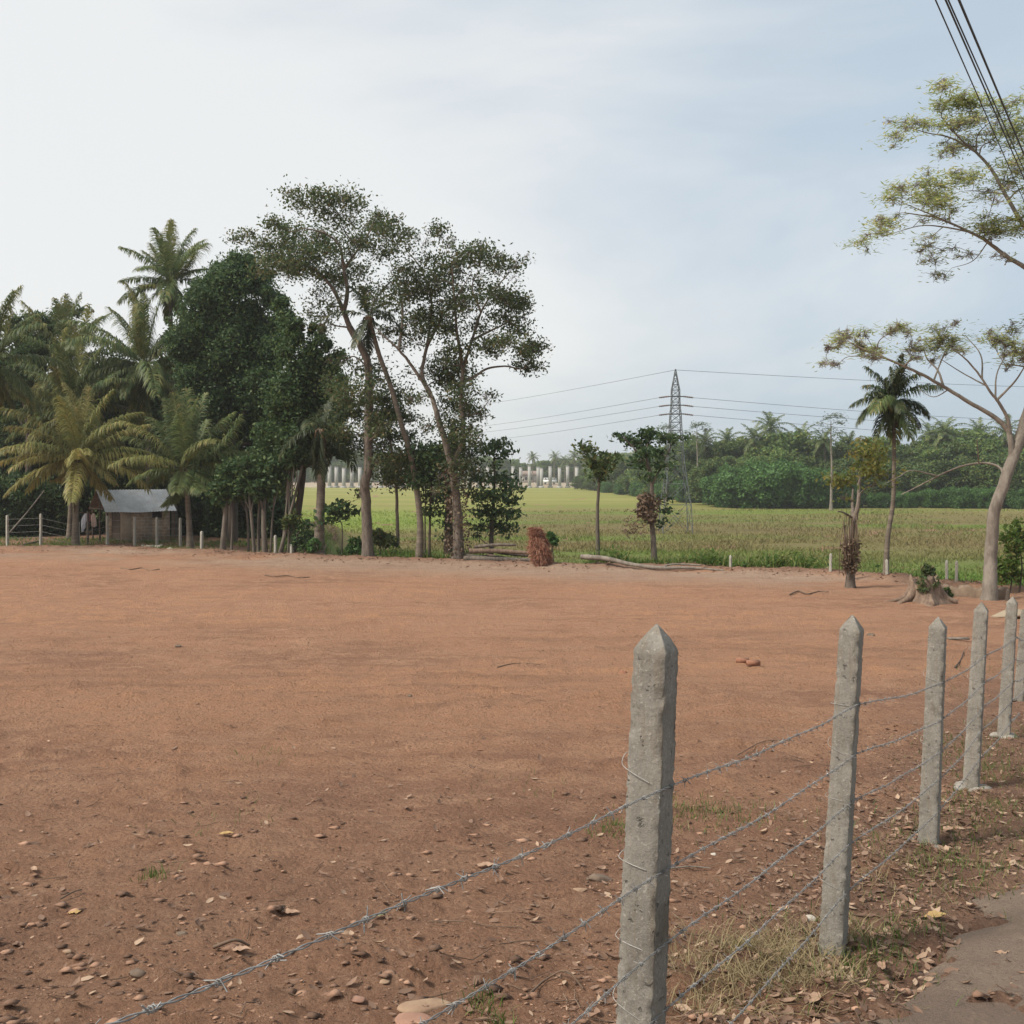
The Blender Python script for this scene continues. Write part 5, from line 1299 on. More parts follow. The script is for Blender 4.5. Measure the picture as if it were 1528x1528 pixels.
# ---- overhead cables along the road
M['cable'] = plain('black_cable', (.05, .055, .07), (.035, .04, .05), 4, .6, .1, 30, .002)
for (a, b_, rad, lb) in [((1396, 0), (1528, 300), .010, 'leftmost thin overhead cable crossing the top right corner'), ((1411, 0), (1526, 262), .013, 'second overhead cable from the left, close beside a third'), ((1415, 0), (1529, 256), .011, 'third overhead cable from the left, crossing the second one'), ((1431, 0), (1530, 235), .017, 'rightmost thick overhead cable crossing the top right corner')]:
    y0 = 13.0; p0 = np.array(P(*a, y0)); y1 = (p0[0] - .59 * y0) / ((b_[0] - CX) / FPX - .59); p1 = np.array(P(*b_, y1))
    ln = np.array([p0 + (p1 - p0) * t for t in np.linspace(-1.6, 3, 24)])
    mb = MB(); tube(mb, ln, rad, 8, False); tag(mb.build('overhead_cable', M['cable'], smooth=True), lb, 'cable', 'overhead cables by the road')


# ------------------------------------------------------------------ shed
def shed():
    m = bpy.data.materials.new('block_wall'); t = NT(m)
    tc = t.n.new('ShaderNodeTexCoord'); br = t.n.new('ShaderNodeTexBrick')
    mp = t.n.new('ShaderNodeMapping'); mp.inputs['Rotation'].default_value = (R(90), 0, 0); t.link(tc.outputs['Object'], mp.inputs['Vector'])
    t.link(mp.outputs[0], br.inputs['Vector'])
    br.inputs['Color1'].default_value = (.46, .36, .26, 1); br.inputs['Color2'].default_value = (.36, .27, .19, 1); br.inputs['Mortar'].default_value = (.52, .45, .36, 1)
    br.inputs['Scale'].default_value = 1; br.inputs['Brick Width'].default_value = .36; br.inputs['Row Height'].default_value = .18; br.inputs['Mortar Size'].default_value = .014
    t.finish(t.mix(t.math('MULTIPLY', t.ramp(t.noise(3, 5, .7), .4, .7), .5), br.outputs[0], (.15, .105, .075)), .95, t.bump(br.outputs['Fac'], .5, .01), .1)
    plaster = plain('plaster', (.46, .37, .27), (.36, .28, .20), 2, .95, .3, 12, .01)
    wood = plain('old_wood', (.10, .075, .055), (.06, .045, .035), 5, .95, .5, 16, .01, stretch=(1, 1, .2))
    tin = plain('tin_sheet', (.62, .64, .66), (.46, .47, .48), 1.6, .55, .1, 10, .005, metal=.15)
    tin2 = plain('rusty_tin', (.16, .12, .10), (.25, .19, .15), 2.5, .8, .2, 12, .005)
    a = R(36); u = np.array([math.cos(a), math.sin(a), 0]); w = np.array([-math.sin(a), math.cos(a), 0]); z = np.array([0, 0, 1.])
    Yc = 57.0; c0 = np.array([(181 - CX) / FPX * Yc, Yc, tz(-21.7, Yc) - .05]); Ln, Wd, he, hr = 2.68, 3.1, 1.95, 2.95
    r = root('block_shed', tuple(c0), 'small block shed with a grey tin roof under the coconut palms', 'shed')

    def wall(p, du, L, H, mat, name, th=.14, nrm=None):
        o = bpy.data.objects.new(name, None)
        mb = MB(); n = np.cross(du, z)
        box(mb, (0, 0, 0), 1, 1, 1); V = mb.v[0]
        mb.v[0] = np.stack([(V[:, 0] + .5) * L, (V[:, 1] + .5) * th, (V[:, 2] + .5) * H], 1)
        ob = mb.build(name, mat); ob.parent = r; ob.location = Vector(p - c0); ob.rotation_euler = (0, 0, math.atan2(du[1], du[0])); return ob
    # long wall with a window opening: left plaster strip, block pieces around the opening
    wx0, wx1, wz0, wz1 = 1.70, 2.22, 1.40, 1.86
    wall(c0, u, .55, he, plaster, 'wall')
    wall(c0 + u * .55, u, wx0 - .55, he, m, 'wall'); wall(c0 + u * wx1, u, Ln - wx1, he, m, 'wall'); wall(c0 + u * wx0, u, wx1 - wx0, wz0, m, 'wall'); wall(c0 + u * wx0 + z * wz1, u, wx1 - wx0, he - wz1, m, 'wall')
    wall(c0 + u * Ln + w * .14, w, Wd - .14, he, m, 'wall'); wall(c0 + w * Wd, u, Ln, he, m, 'wall')
    mb = MB(); P4 = [c0 + u * .3 + w * .15, c0 + u * .3 + w * Wd, c0 + u * .3 + w * Wd / 2]
    mb.add([P4[0], P4[1], P4[1] + z * he, P4[2] + z * (hr - .1), P4[0] + z * he], [[0, 1, 2, 3, 4]]); mb.build('plank_wall', wood, r)
    fr_ = MB()
    for q in (wx0 + .02, wx1 - .02): box(fr_, c0 + u * q + z * (wz0 + wz1) / 2 + w * .03, .05, .10, wz1 - wz0, a)
    box(fr_, c0 + u * (wx0 + wx1) / 2 + z * (wz0 + .02) + w * .03, wx1 - wx0 - .1, .09, .04, a); fr_.build('window_frame', wood, r)
    dk = MB(); box(dk, c0 + u * (wx0 + wx1) / 2 + z * (wz0 + wz1) / 2 + w * .6, .9, .02, .8, a); dk.build('unlit_backing', wood, r)  # dark board inside the opening, standing in for the unlit interior
    # corrugated roof slopes
    for s, mat, nm, over in ((0, tin, 'roof_sheet', .38), (1, tin2, 'roof_sheet', .3)):
        mb = MB(); n = 90; e0, e1 = -.95 if s == 0 else -.95, Ln + .28
        us = np.linspace(e0, e1, n); ridge = c0 + w * Wd / 2 + z * hr; eave = c0 + (-w * over if s == 0 else w * (Wd + over)) + z * (he - over * (hr - he) / (Wd / 2) + .03)
        V = []
        for t_ in np.linspace(0, 1, 6):
            base_ = ridge + (eave - ridge) * t_
            for j, uu in enumerate(us): V.append(base_ + u * uu + z * (.018 * math.sin(uu * 2 * math.pi / .16) + .025 * math.sin(uu * 1.9 + t_ * 3) * t_ + .03))
        i = np.arange(5)[:, None] * n; j = np.arange(n - 1)[None, :]
        mb.add(V, np.stack([i + j, i + j + 1, i + n + j + 1, i + n + j], -1).reshape(-1, 4)); mb.build(nm, mat, r, True)
    for q in (0.0, Wd / 2, Wd):
        mb = MB(); p = c0 - u * .75 + w * q; tube(mb, [p, p + z * (he + (.9 if q == Wd / 2 else 0))], .05, 7); mb.build('porch_pole', wood, r)
    mb = MB(); tube(mb, [c0 - u * .9 + z * (he - .03), c0 - u * .9 + w * Wd + z * (he - .03)], .035, 6); mb.build('beam', wood, r)
    return c0, u, w


c0, su, sw_ = shed()

# laundry
M['cloth_white'] = plain('cloth_white', (.60, .62, .66), (.48, .50, .55), 5, .95, .3, 15, .02)
M['cloth_pink'] = plain('cloth_pink', (.46, .20, .20), (.38, .16, .17), 5, .95, .3, 15, .02)
M['cloth_cream'] = plain('cloth_cream', (.60, .47, .40), (.50, .38, .33), 5, .95, .3, 15, .02)


def cloth(name, label, pts, Y, mat, drop):
    """hanging cloth: outline columns (px, top, bottom), folded"""
    mb = MB(); n = 14; m = 12; V = []
    for i in range(n):
        t = i / (n - 1); px = np.interp(t, [q[0] for q in pts], [q[1] for q in pts]); a = np.interp(t, [q[0] for q in pts], [q[2] for q in pts]); b = np.interp(t, [q[0] for q in pts], [q[3] for q in pts])
        for j in range(m):
            s = j / (m - 1); p = P(px, a + (b - a) * s, Y); V.append((p.x, p.y + .05 * math.sin(i * 1.5 + s * 2) * (.3 + s), p.z))
    i = np.arange(n - 1)[:, None] * m; j = np.arange(m - 1)[None, :]
    f = np.stack([i + j, i + j + 1, i + m + j + 1, i + m + j], -1).reshape(-1, 4); V = np.array(V)
    mb.add(V, f); mb.add(V + np.array([0, .012, 0]), f[:, ::-1])
    return tag(mb.build(name, M[mat], smooth=True), label, 'laundry', 'laundry by the shed')


Yl = 56.0
cloth('shirt', 'bluish white shirt hanging on the line next to the palm trunk', [(0, 121, 776, 794), (.3, 124, 769, 794), (.6, 127, 766, 788), (1, 130, 766, 774)], Yl, 'cloth_white', 1)
cloth('towel', 'reddish pink cloth hanging between two pale garments', [(0, 129, 766, 778), (.5, 132, 765, 782), (1, 135, 767, 776)], Yl + .1, 'cloth_pink', 1)
cloth('shirt', 'cream coloured shirt hanging nearest the shed porch', [(0, 135.5, 770, 784), (.3, 138, 766, 786), (.7, 141, 766, 787), (1, 143.5, 775, 785)], Yl, 'cloth_cream', 1)
mb = MB(); tube(mb, smooth_line([P(116, 764, Yl), P(130, 765.5, Yl), P(146, 757, Yl), P(152, 752, Yl + .3)], 5), .012, 5, False); tag(mb.build('clothesline', M['twig']), 'clothesline from the yellow palm to the shed porch', 'clothesline')
mb = MB(); g = G(131, 809); tube(mb, smooth_line([(P(131, 800, Yl).x, Yl, tz(-23, Yl) - .1), P(131, 785, Yl), P(131.5, 763, Yl)], 4), .06, 7, wob=.08); tag(mb.build('wooden_prop', M['bark_grey']), 'short wooden prop holding up the clothesline', 'pole')
mb = MB(); tube(mb, smooth_line([P(15, 794, 53.5), P(40, 765, 55.5), P(66, 732, 57)], 5), np.linspace(.045, .03, 11), 7); tag(mb.build('bamboo_pole', M['bark_pale']), 'thin bamboo pole leaning up to the right by the left fence', 'pole')
mb = MB(); a_, b_ = G(34, 815), G(58, 811); tube(mb, [a_ + Vector((0, 0, .08)), b_ + Vector((0, 0, .12))], .06, 6); tag(mb.build('wood_pole', M['bark_pale']), 'pale pole lying on the ground by the second far post', 'pole')


# ------------------------------------------------------------------ stones, bricks, sticks, leaves
def ico(sub=2):
    bm = bmesh.new(); bmesh.ops.create_icosphere(bm, subdivisions=sub, radius=1)
    v = np.array([tuple(q.co) for q in bm.verts]); f = np.array([[q.index for q in fc.verts] for fc in bm.faces]); bm.free(); return v, f


def rock(name, px, py, wpx, flat, mat, label, cat='stone', seed=1, elong=.75, rz=0.0, group=None, lift=.3, angular=.16):
    rr = np.random.default_rng(seed); g = G(px, py); s = wpx / FPX * g.y / 2
    v, f = ico(3)
    for _ in range(9):                                        # split faces off, for an angular broken stone
        n = unit(rr.normal(size=3)); dd = rr.uniform(.55, .85); k = v @ n; v = v - np.maximum(k - dd, 0)[:, None] * n
    v = v * (1 + rr.normal(size=(len(v), 1)) * .012)
    v = v * np.array([s, s * elong, s * flat]); c, q = math.cos(rz), math.sin(rz); v = np.stack([v[:, 0] * c - v[:, 1] * q, v[:, 0] * q + v[:, 1] * c, v[:, 2]], 1)
    mb = MB(); mb.add(v + np.array([g.x, g.y, gz(g.x, g.y) + s * flat * lift]), f)
    return tag(mb.build(name, M[mat]), label, cat, group)


M['stone_red'] = plain('stone_red', (.33, .19, .13), (.24, .13, .09), 8, .9, .5, 40, .008)
M['stone_dark'] = plain('stone_dark', (.13, .09, .065), (.19, .14, .10), 12, .9, .5, 40, .008)
M['stone_pale'] = plain('stone_pale', (.55, .50, .42), (.44, .38, .30), 8, .9, .3, 40, .005)
M['brick'] = plain('brick_red', (.32, .15, .09), (.23, .11, .07), 12, .9, .4, 50, .004)
rock('flat_stone', 636, 1503, 88, .16, 'stone', 'largest flat tan stone under the second wire at the bottom', seed=3, elong=.5, rz=.25)
rock('flat_stone', 612, 1524, 70, .2, 'stone_red', 'reddish flat stone just below the largest tan one', seed=4, elong=.6)
rock('stone', 532, 1493, 32, .3, 'stone_red', 'wedge shaped brownish stone left of the largest tan one', seed=5)
rock('stone', 573, 1467, 18, .45, 'stone', 'small rounded tan stone above the wedge shaped one', seed=6)
rock('stone', 513, 1391, 24, .35, 'stone', 'small pale tan stone beneath the top wire', seed=7)
rock('stone', 205, 1452, 28, .55, 'stone_dark', 'dark brown upright stone at the lower left', seed=8)
rock('stone', 271, 1394, 18, .4, 'stone_dark', 'small greyish stone above the dark upright stone', seed=9)
rock('stone', 100, 1417, 16, .4, 'stone', 'small dull stone at the far lower left', seed=10)
rock('stone', 701, 1356, 12, .5, 'stone_red', 'tiny rounded stone between the top two wires', seed=11)
rock('stone', 866, 1334, 26, .3, 'stone', 'tan chip of stone left of the nearest post', seed=12)
rock('clod', 893, 1310, 44, .5, 'ground_clod' if 'ground_clod' in M else 'stone_dark', 'big earth clod just left of the nearest post', 'clod', seed=13)
rock('clod', 266, 968, 12, .4, 'stone_dark', 'dark clod alone on the open earth at left', 'clod', seed=14)
rock('stone', 930, 1006, 13, .5, 'brick', 'reddish brick lump left of the nearest post top', seed=15)
rock('stone', 1064, 1280, 11, .5, 'stone_pale', 'small white stone between the two nearest posts', seed=16)
rock('stone', 612, 1041, 10, .5, 'stone_dark', 'small dark stone in the middle of the lot', seed=17)
rock('stone', 1300, 948, 14, .5, 'stone_dark', 'brown lump right of the second post top', seed=18)
rock('stone', 1206, 1372, 24, .6, 'stone_pale', 'pale lump of mortar left of the second post foot', seed=19)
rock('stone', 1015, 1400, 16, .5, 'stone_red', 'small red stone right of the nearest post', seed=20)
rock('sand_heap', 1508, 921, 64, .30, 'tan_soil', 'pale sand heap behind the slim fence post at right', 'sand heap', seed=21, lift=.1)
for k, (px, py, dx) in enumerate(((1108, 990, 0), (1124, 995, 0))):
    g = G(px, py); mb = MB(); box(mb, (g.x, g.y, gz(g.x, g.y) + .045), .22, .11, .075, -.1 + .15 * k)
    tag(mb.build('brick', M['brick']), ['brick lying behind, upper of the pair on open earth', 'brick lying in front, lower of the pair on open earth'][k], 'brick', 'pair of bricks')
g = G(1430, 957); mb = MB(); box(mb, (g.x, g.y, gz(g.x, g.y) + .03), .42, .10, .035, -.06); tag(mb.build('plank', M['bark_pale']), 'short pale plank lying between the third and fourth posts', 'plank')


def stick(label, pts, rad, mat='twig', name='stick', group=None):
    mb = MB(); w = []
    for px, py in pts: g = G(px, py); w.append((g.x, g.y, gz(g.x, g.y) + rad * .8 + .01))
    tube(mb, smooth_line(w, 4), np.linspace(rad, rad * .6, 4 * (len(w) - 1) + 1), 6, wob=.1); return tag(mb.build(name, M[mat], smooth=True), label, 'stick', group)


stick('thin brown stick lying on open earth left of the nearest post top', [(742, 997), (770, 994), (806, 995)], .012)
stick('pale straight stick between the two nearest posts', [(1000, 1299), (1030, 1297), (1060, 1298)], .006, 'bark_pale')
stick('brown stick under the top wire at the lower left', [(318, 1420), (350, 1417), (372, 1412)], .01)
stick('curved twig on the ground between the top two wires', [(640, 1378), (690, 1381), (735, 1384), (780, 1383)], .004)
stick('crooked twig right of the largest tan stone', [(790, 1487), (815, 1467), (845, 1473), (870, 1480)], .006)
stick('brown twig near the left edge', [(90, 1355), (110, 1346), (122, 1336)], .006)
stick('reddish thin branch on orange soil right of the nearest post', [(1100, 1135), (1140, 1116), (1185, 1112)], .006)
stick('dark stick leaning among debris by the fourth post', [(1425, 996), (1434, 985), (1438, 975)], .014, 'bark_dark')
stick('dark branch debris at the far left of the lot', [(180, 848), (195, 851), (212, 848), (224, 852), (238, 851)], .03, 'twig')
stick('dark roots lying on the lot before the thin grey trunks', [(395, 859), (412, 862), (430, 860), (446, 863), (462, 861)], .022, 'twig')
stick('brown branch debris before the vine covered tree', [(1178, 889), (1192, 886), (1205, 889), (1222, 885), (1236, 887)], .028, 'twig')


def fallen_leaf(label, px, py, wpx, col, rz, seed):
    rr = np.random.default_rng(seed); g = G(px, py); L = wpx / FPX * g.y; n, m = 9, 5; V = []
    for i in range(n):
        t = i / (n - 1); wd = L * .24 * math.sin(math.pi * min(1, t * .96 + .02)) ** .8
        for j in range(m):
            q = j / (m - 1) * 2 - 1
            V.append(((t - .5) * L, q * wd, .02 + .25 * wd * abs(q) + .10 * L * (t - .5) ** 2 + .004 * rr.normal()))
    V = np.array(V); c, s = math.cos(rz), math.sin(rz); V = np.stack([V[:, 0] * c - V[:, 1] * s + g.x, V[:, 0] * s + V[:, 1] * c + g.y, V[:, 2] + gz(g.x, g.y)], 1)
    i = np.arange(n - 1)[:, None] * m; j = np.arange(m - 1)[None, :]
    mb = MB(); mb.add(V, np.stack([i + j, i + j + 1, i + m + j + 1, i + m + j], -1).reshape(-1, 4)); return tag(mb.build('fallen_leaf', M[col], smooth=True), label, 'leaf', 'single fallen leaves')


M['dl_yellow'] = plain('dry_leaf_yellow', (.46, .31, .13), (.36, .23, .09), 14, .7, .2, 60, .002)
M['dl_tan'] = plain('dry_leaf_tan', (.42, .28, .19), (.31, .19, .12), 14, .7, .2, 60, .002)
M['dl_green'] = plain('leaf_grey_green', (.16, .18, .09), (.22, .21, .11), 14, .7, .2, 60, .002)
for i, (lb, px, py, wp, cl, rz) in enumerate([('yellowish leaf alone on the earth at left of centre', 338, 1250, 22, 'dl_yellow', .1), ('small yellow leaf near the left edge', 111, 1371, 18, 'dl_yellow', .3), ('dry tan leaf above the top wire', 431, 1367, 32, 'dl_tan', -.1),
                                       ('pale curled leaf at the far left', 50, 1307, 18, 'dl_tan', -.7), ('dull green leaf between the top two wires', 567, 1370, 22, 'dl_green', .5), ('curled tan leaf under the top wire before the nearest post', 724, 1293, 28, 'dl_tan', .2), ('brown leaf by the top wire at lower left', 360, 1425, 30, 'dl_tan', 0),
                                       ('large dry leaf by the foot of the third post', 1415, 1245, 24, 'dl_tan', .4), ('broad curled brown leaf below the second post', 1215, 1500, 40, 'dl_tan', 1.0), ('yellow leaf on the verge between the second and third posts', 1395, 1375, 36, 'dl_yellow', .2), ('small leaf lying on the road', 1494, 1433, 22, 'dl_tan', 0), ('orange brown leaf right of the second post foot', 1315, 1450, 26, 'dl_tan', 1.4)]):
    fallen_leaf(lb, px, py, wp, cl, rz, 300 + i)

# ------------------------------------------------------------------ logs, root ball, stump, low wall
LGp = [((692, 836), (795, 838), .13, 'thick felled trunk at the front of the log pile', 0), ((700, 830), (790, 829), .11, 'reddish felled trunk on top of the log pile', .22), ((708, 833), (770, 826), .08, 'thin branch slanting across the log pile', .35), ((720, 838), (806, 834), .09, 'dark thin trunk low in the log pile', .05), ((740, 828), (800, 832), .10, 'short trunk at the right end of the log pile', .25), ((695, 838), (745, 832), .06, 'thin stick at the left end of the log pile', .12), ((725, 826), (792, 826), .07, 'pale thin trunk at the back of the log pile', .15)]
for i, (a, b_, rad, lb, hz) in enumerate(LGp):
    A, B = G(a[0], 841 - i * .4), G(b_[0], 842 - i * .4); A.z += rad + hz * 1.5 + .08; B.z += rad + hz * 1.5 + .08 + (.14 if i == 2 else 0)
    mid = (A + B) / 2 + Vector((0, 0, .05 * math.sin(i)))
    mb = MB(); tube(mb, smooth_line([A, mid, B], 6), np.linspace(rad, rad * .7, 13), 8, wob=.08); tag(mb.build('felled_log', M[['bark', 'stump_wood', 'bark', 'bark_dark', 'bark', 'bark_grey', 'stump_wood'][i]], smooth=True), lb, 'log', 'felled logs by the root ball')
g = G(807, 847); rb = root('root_ball', g, 'reddish brown fibrous root ball of a felled palm standing upright', 'root ball')
M['roots'] = leaf_mat('roots', (.20, .08, .048), (.35, .165, .105), (.42, .24, .16), 0, .9, 0)
mb = MB(); v, f = ico(3); v = v * (1 + .12 * np.random.default_rng(5).normal(size=(len(v), 1)))
lean = lambda z_: -.20 * (z_ - .55)
wid = lambda z_: .26 * max(.05, 1 - abs(z_ - .62) / 1.0) ** .55 + .03
v = v * np.array([.27, .28, .76]) * (1 + .25 * np.sin(v[:, [2]] * 5 + v[:, [0]] * 4) * .5); v[:, 0] += -.20 * v[:, 2]; mb.add(v + np.array(g + Vector((-.02, 0, .74))), f, rng.uniform(0, .4, len(f))); mb.build('core', M['roots'], rb)
mb = MB(); rr = np.random.default_rng(9)
for i in range(2400):
    th = rr.uniform(0, 6.28); zz = rr.uniform(.02, 1.55); k_ = wid(zz) * (1 + .25 * math.sin(th * 5 + zz * 7))
    p = np.array(g) + np.array([math.cos(th) * k_ + lean(zz), math.sin(th) * k_, zz])
    up_ = zz > 1.25 or rr.uniform() < .2
    d = np.array([math.cos(th), math.sin(th), .0]) * rr.uniform(.03, .15); l_ = rr.uniform(.06, .22)
    q = p + d * .8 + np.array([rr.normal() * .03, 0, l_ * (.5 if up_ else .1)]); e_ = p + d * 1.5 + np.array([rr.normal() * .05 - (.06 if up_ else 0), 0, l_ * (.45 if up_ else -.8)]); e_[2] = max(e_[2], g.z + .01)
    tube(mb, [p, q, e_], [.012, .010, .004], 4, False, rr.uniform())
o = mb.build('root_fibres', M['roots'], rb); o['kind'] = 'stuff'
mb = MB(); w = [G(868, 846), G(905, 848.5), G(940, 850), G(985, 852), G(1030, 852), G(1080, 853)]; hz = [.42, .40, .22, .12, .12, .05]
tube(mb, smooth_line([Vector((q.x, q.y, q.z + h_)) for q, h_ in zip(w, hz)], 6), np.linspace(.11, .04, 31), 9, wob=.06)
tube(mb, smooth_line([Vector((w[3].x, w[3].y, w[3].z + .12)), G(1005, 851.5) + Vector((0, 0, .25)), G(1045, 852) + Vector((0, 0, .22))], 5), .035, 6)
tag(mb.build('fallen_log', M['bark_pale'], smooth=True), 'long pale barkless trunk lying along the far edge of the lot', 'log')

g = G(1380, 899)
st = root('tree_stump', g, 'weathered tree stump with flaring roots near the field edge', 'stump')
mb = MB(); n = 40; ang = np.arange(n) * 2 * np.pi / n; rr = np.random.default_rng(2); V = []
fl = .5 + .5 * np.cos(ang * 4 + .8) ; zs = np.linspace(-.05, .66, 12)
for z_ in zs:
    t_ = max(z_, 0) / .66; rad = .40 + (.16 + .34 * fl ** 2) * (1 - t_) ** 3 + .015 * np.sin(ang * 13 + z_ * 2) + .02 * np.sin(ang * 7)
    top_j = (.10 * np.sin(ang * 3) + .05 * np.sin(ang * 8)) * (t_ ** 4)
    V.append(np.stack([np.cos(ang) * rad, np.sin(ang) * rad, z_ + top_j], 1))
V.append(np.stack([np.cos(ang) * .30, np.sin(ang) * .30, .52 + .1 * np.sin(ang * 3)], 1)); V.append(np.stack([np.cos(ang) * .05, np.sin(ang) * .05, .40 + 0 * ang], 1))
V = np.concatenate(V) + np.array(g); m = len(V) // n; i = np.arange(m - 1)[:, None] * n; j = np.arange(n)[None, :]
mb.add(V, np.stack([i + j, i + (j + 1) % n, i + n + (j + 1) % n, i + n + j], -1).reshape(-1, 4)); mb.build('bole', M['stump_wood'], st, True)
for ax_, ln_, rd in ((3.5, 1.0, .13), (3.05, 1.15, .10), (5.9, .75, .12), (4.6, .7, .10)):
    mb = MB(); d = np.array([math.cos(ax_), math.sin(ax_), 0])
    tube(mb, smooth_line([np.array(g) + d * .34 + np.array([0, 0, .40]), np.array(g) + d * .55 + np.array([0, 0, .16]), np.array(g) + d * .8 + np.array([0, 0, .05]), np.array(g) + d * ln_ + np.array([0, 0, -.03])], 5), np.linspace(rd, .03, 16), 8, wob=.05); mb.build('root', M['stump_wood'], st, True)
mb = MB()
for i in range(9): blob_leaves(mb, np.array(g) + np.array([rng.uniform(-.3, .2), -.36 + rng.uniform(-.06, .1), rng.uniform(.35, .72)]), .13, 26, .12, .06)
mb.build('vine', M['leaf_tall'], st)

mb = MB(); A, B = G(1405, 889), G(1502, 893); dd = (B - A); n = 30; V = []
for i in range(n):
    p = A + dd * i / (n - 1); hh = .30 + .04 * math.sin(i * .7) + .02 * rng.normal()
    for y_, z_ in ((-.16, -.1), (-.15, hh - .03), (-.11, hh), (.12, hh), (.15, -.1)): V.append((p.x + .01 * rng.normal(), p.y + y_ + .012 * rng.normal(), p.z + z_ + .006 * rng.normal()))
i = np.arange(n - 1)[:, None] * 5; j = np.arange(4)[None, :]
mb.add(V, np.stack([i + j, i + 5 + j, i + 6 + j, i + j + 1], -1).reshape(-1, 4)); mb.add([V[k] for k in range(5)], [[0, 1, 2, 3, 4]]); mb.add(V[-5:], [[4, 3, 2, 1, 0]])
M['earth_wall'] = plain('earth_wall', (.24, .175, .12), (.17, .12, .085), 3, .95, .6, 20, .02)
tag(mb.build('low_wall', M['earth_wall']), 'low weathered earth wall between the stump and the pale trunk', 'wall')
small_post(1503, 878, 896, 'short dark wooden post at the right end of the low earth wall', 'far fence posts along the field', .03, .10, 'bark_dark')
for k, (px, py) in enumerate([(213, 809), (221, 810), (228, 809), (236, 811), (254, 815), (240, 808), (217, 812), (231, 812)]):
    rock('rubble_stone', px, py + 7, 9 + (k * 3) % 5, .55, 'stone_pale', 'pale lump of rubble in front of the shed wall', 'rubble', 400 + k, group='rubble in front of the shed')

# ------------------------------------------------------------------ air
mb = MB(); box(mb, (0, 720, 6.25), 2840, 1620, 23.5)
hm = bpy.data.materials.new('haze'); hm.use_nodes = True; nt = hm.node_tree; nt.nodes.clear()
ho = nt.nodes.new('ShaderNodeOutputMaterial'); pv = nt.nodes.new('ShaderNodeVolumePrincipled')
pv.inputs['Color'].default_value = (.90, .94, .98, 1); pv.inputs['Density'].default_value = .00038; pv.inputs['Anisotropy'].default_value = .3
nt.links.new(pv.outputs[0], ho.inputs['Volume'])
tag(mb.build('haze', hm), 'thin pale haze over the far end of the field', 'haze', kind='stuff')

# ------------------------------------------------------------------ sky, sun, camera
SUN_EL, SUN_AZ = 48.0, -112.0      # azimuth from +Y towards +X
w = bpy.data.worlds.new('World'); scene.world = w; w.use_nodes = True
nt = w.node_tree; nt.nodes.clear(); N = nt.nodes.new; Lk = nt.links.new
out = N('ShaderNodeOutputWorld'); bg = N('ShaderNodeBackground'); bg.inputs['Strength'].default_value = .10
sky = N('ShaderNodeTexSky'); sky.sky_type = 'NISHITA'; sky.sun_disc = False; sky.sun_elevation = R(SUN_EL); sky.sun_rotation = R(SUN_AZ); sky.dust_density = 4.0; sky.air_density = 1.0
tc = N('ShaderNodeTexCoord'); mp = N('ShaderNodeMapping'); mp.inputs['Scale'].default_value = (1.1, 1.1, 3.2); Lk(tc.outputs['Generated'], mp.inputs['Vector'])
n1 = N('ShaderNodeTexNoise'); n1.inputs['Scale'].default_value = 1.6; n1.inputs['Detail'].default_value = 7; n1.inputs['Roughness'].default_value = .55; n1.inputs['Distortion'].default_value = .4; Lk(mp.outputs[0], n1.inputs['Vector'])
sx = N('ShaderNodeSeparateXYZ'); Lk(tc.outputs['Generated'], sx.inputs[0])
ml = N('ShaderNodeMath'); ml.operation = 'MULTIPLY_ADD'; ml.inputs[1].default_value = -.75; ml.inputs[2].default_value = .08; Lk(sx.outputs[0], ml.inputs[0])   # thicker cloud to the left
ad = N('ShaderNodeMath'); ad.operation = 'ADD'; Lk(n1.outputs[0], ad.inputs[0]); Lk(ml.outputs[0], ad.inputs[1])
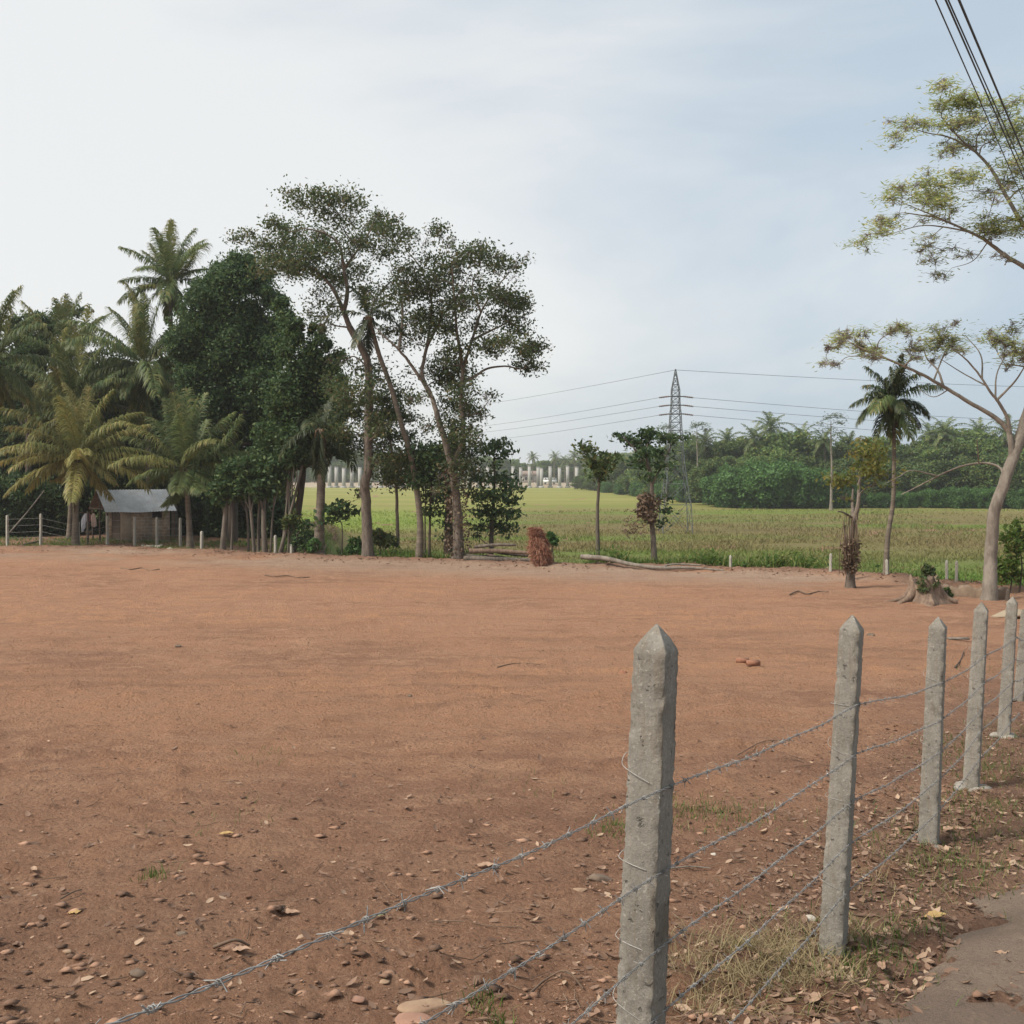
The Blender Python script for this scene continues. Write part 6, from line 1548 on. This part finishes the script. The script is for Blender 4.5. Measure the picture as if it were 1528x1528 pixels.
mr = N('ShaderNodeMapRange'); mr.interpolation_type = 'SMOOTHSTEP'; mr.inputs['From Min'].default_value = .25; mr.inputs['From Max'].default_value = .76; mr.inputs['To Min'].default_value = .0; mr.inputs['To Max'].default_value = 1; Lk(ad.outputs[0], mr.inputs['Value'])
n2 = N('ShaderNodeTexNoise'); n2.inputs['Scale'].default_value = 2.3; n2.inputs['Detail'].default_value = 5; Lk(mp.outputs[0], n2.inputs['Vector'])
cm = N('ShaderNodeMix'); cm.data_type = 'RGBA'; cm.inputs[6].default_value = (3.55, 4.2, 4.8, 1); cm.inputs[7].default_value = (5.95, 6.0, 5.9, 1); Lk(mr.outputs[0], cm.inputs[0])
mx = N('ShaderNodeMix'); mx.data_type = 'RGBA'; mx.inputs[0].default_value = .85; Lk(sky.outputs[0], mx.inputs[6]); Lk(cm.outputs[2], mx.inputs[7])
Lk(mx.outputs[2], bg.inputs['Color']); Lk(bg.outputs[0], out.inputs['Surface'])

sd = bpy.data.lights.new('sun', 'SUN'); sd.energy = 2.6; sd.angle = R(14); sd.color = (1, .95, .87)
so = bpy.data.objects.new('sun', sd); COL.objects.link(so)
dv = Vector((math.sin(R(SUN_AZ)) * math.cos(R(SUN_EL)), math.cos(R(SUN_AZ)) * math.cos(R(SUN_EL)), math.sin(R(SUN_EL))))
so.rotation_euler = dv.to_track_quat('Z', 'Y').to_euler()

cd = bpy.data.cameras.new('camera'); cd.sensor_width = 36; cd.lens = 36 * FPX / 1528; cd.shift_y = -(764 - HOR) / 1528; cd.clip_start = .05; cd.clip_end = 6000
co = bpy.data.objects.new('camera', cd); COL.objects.link(co); co.location = (0, 0, EYE); co.rotation_euler = (R(90), 0, 0)
scene.camera = co
scene.view_settings.view_transform = 'Standard'; scene.view_settings.look = 'None'; scene.view_settings.exposure = .66; scene.view_settings.gamma = 1
scene.render.engine = 'CYCLES'
cy = scene.cycles; cy.use_denoising = True; cy.max_bounces = 6; cy.diffuse_bounces = 3; cy.glossy_bounces = 2; cy.transmission_bounces = 4; cy.volume_bounces = 1; cy.transparent_max_bounces = 6
try: cy.denoiser = 'OPENIMAGEDENOISE'
except Exception: pass
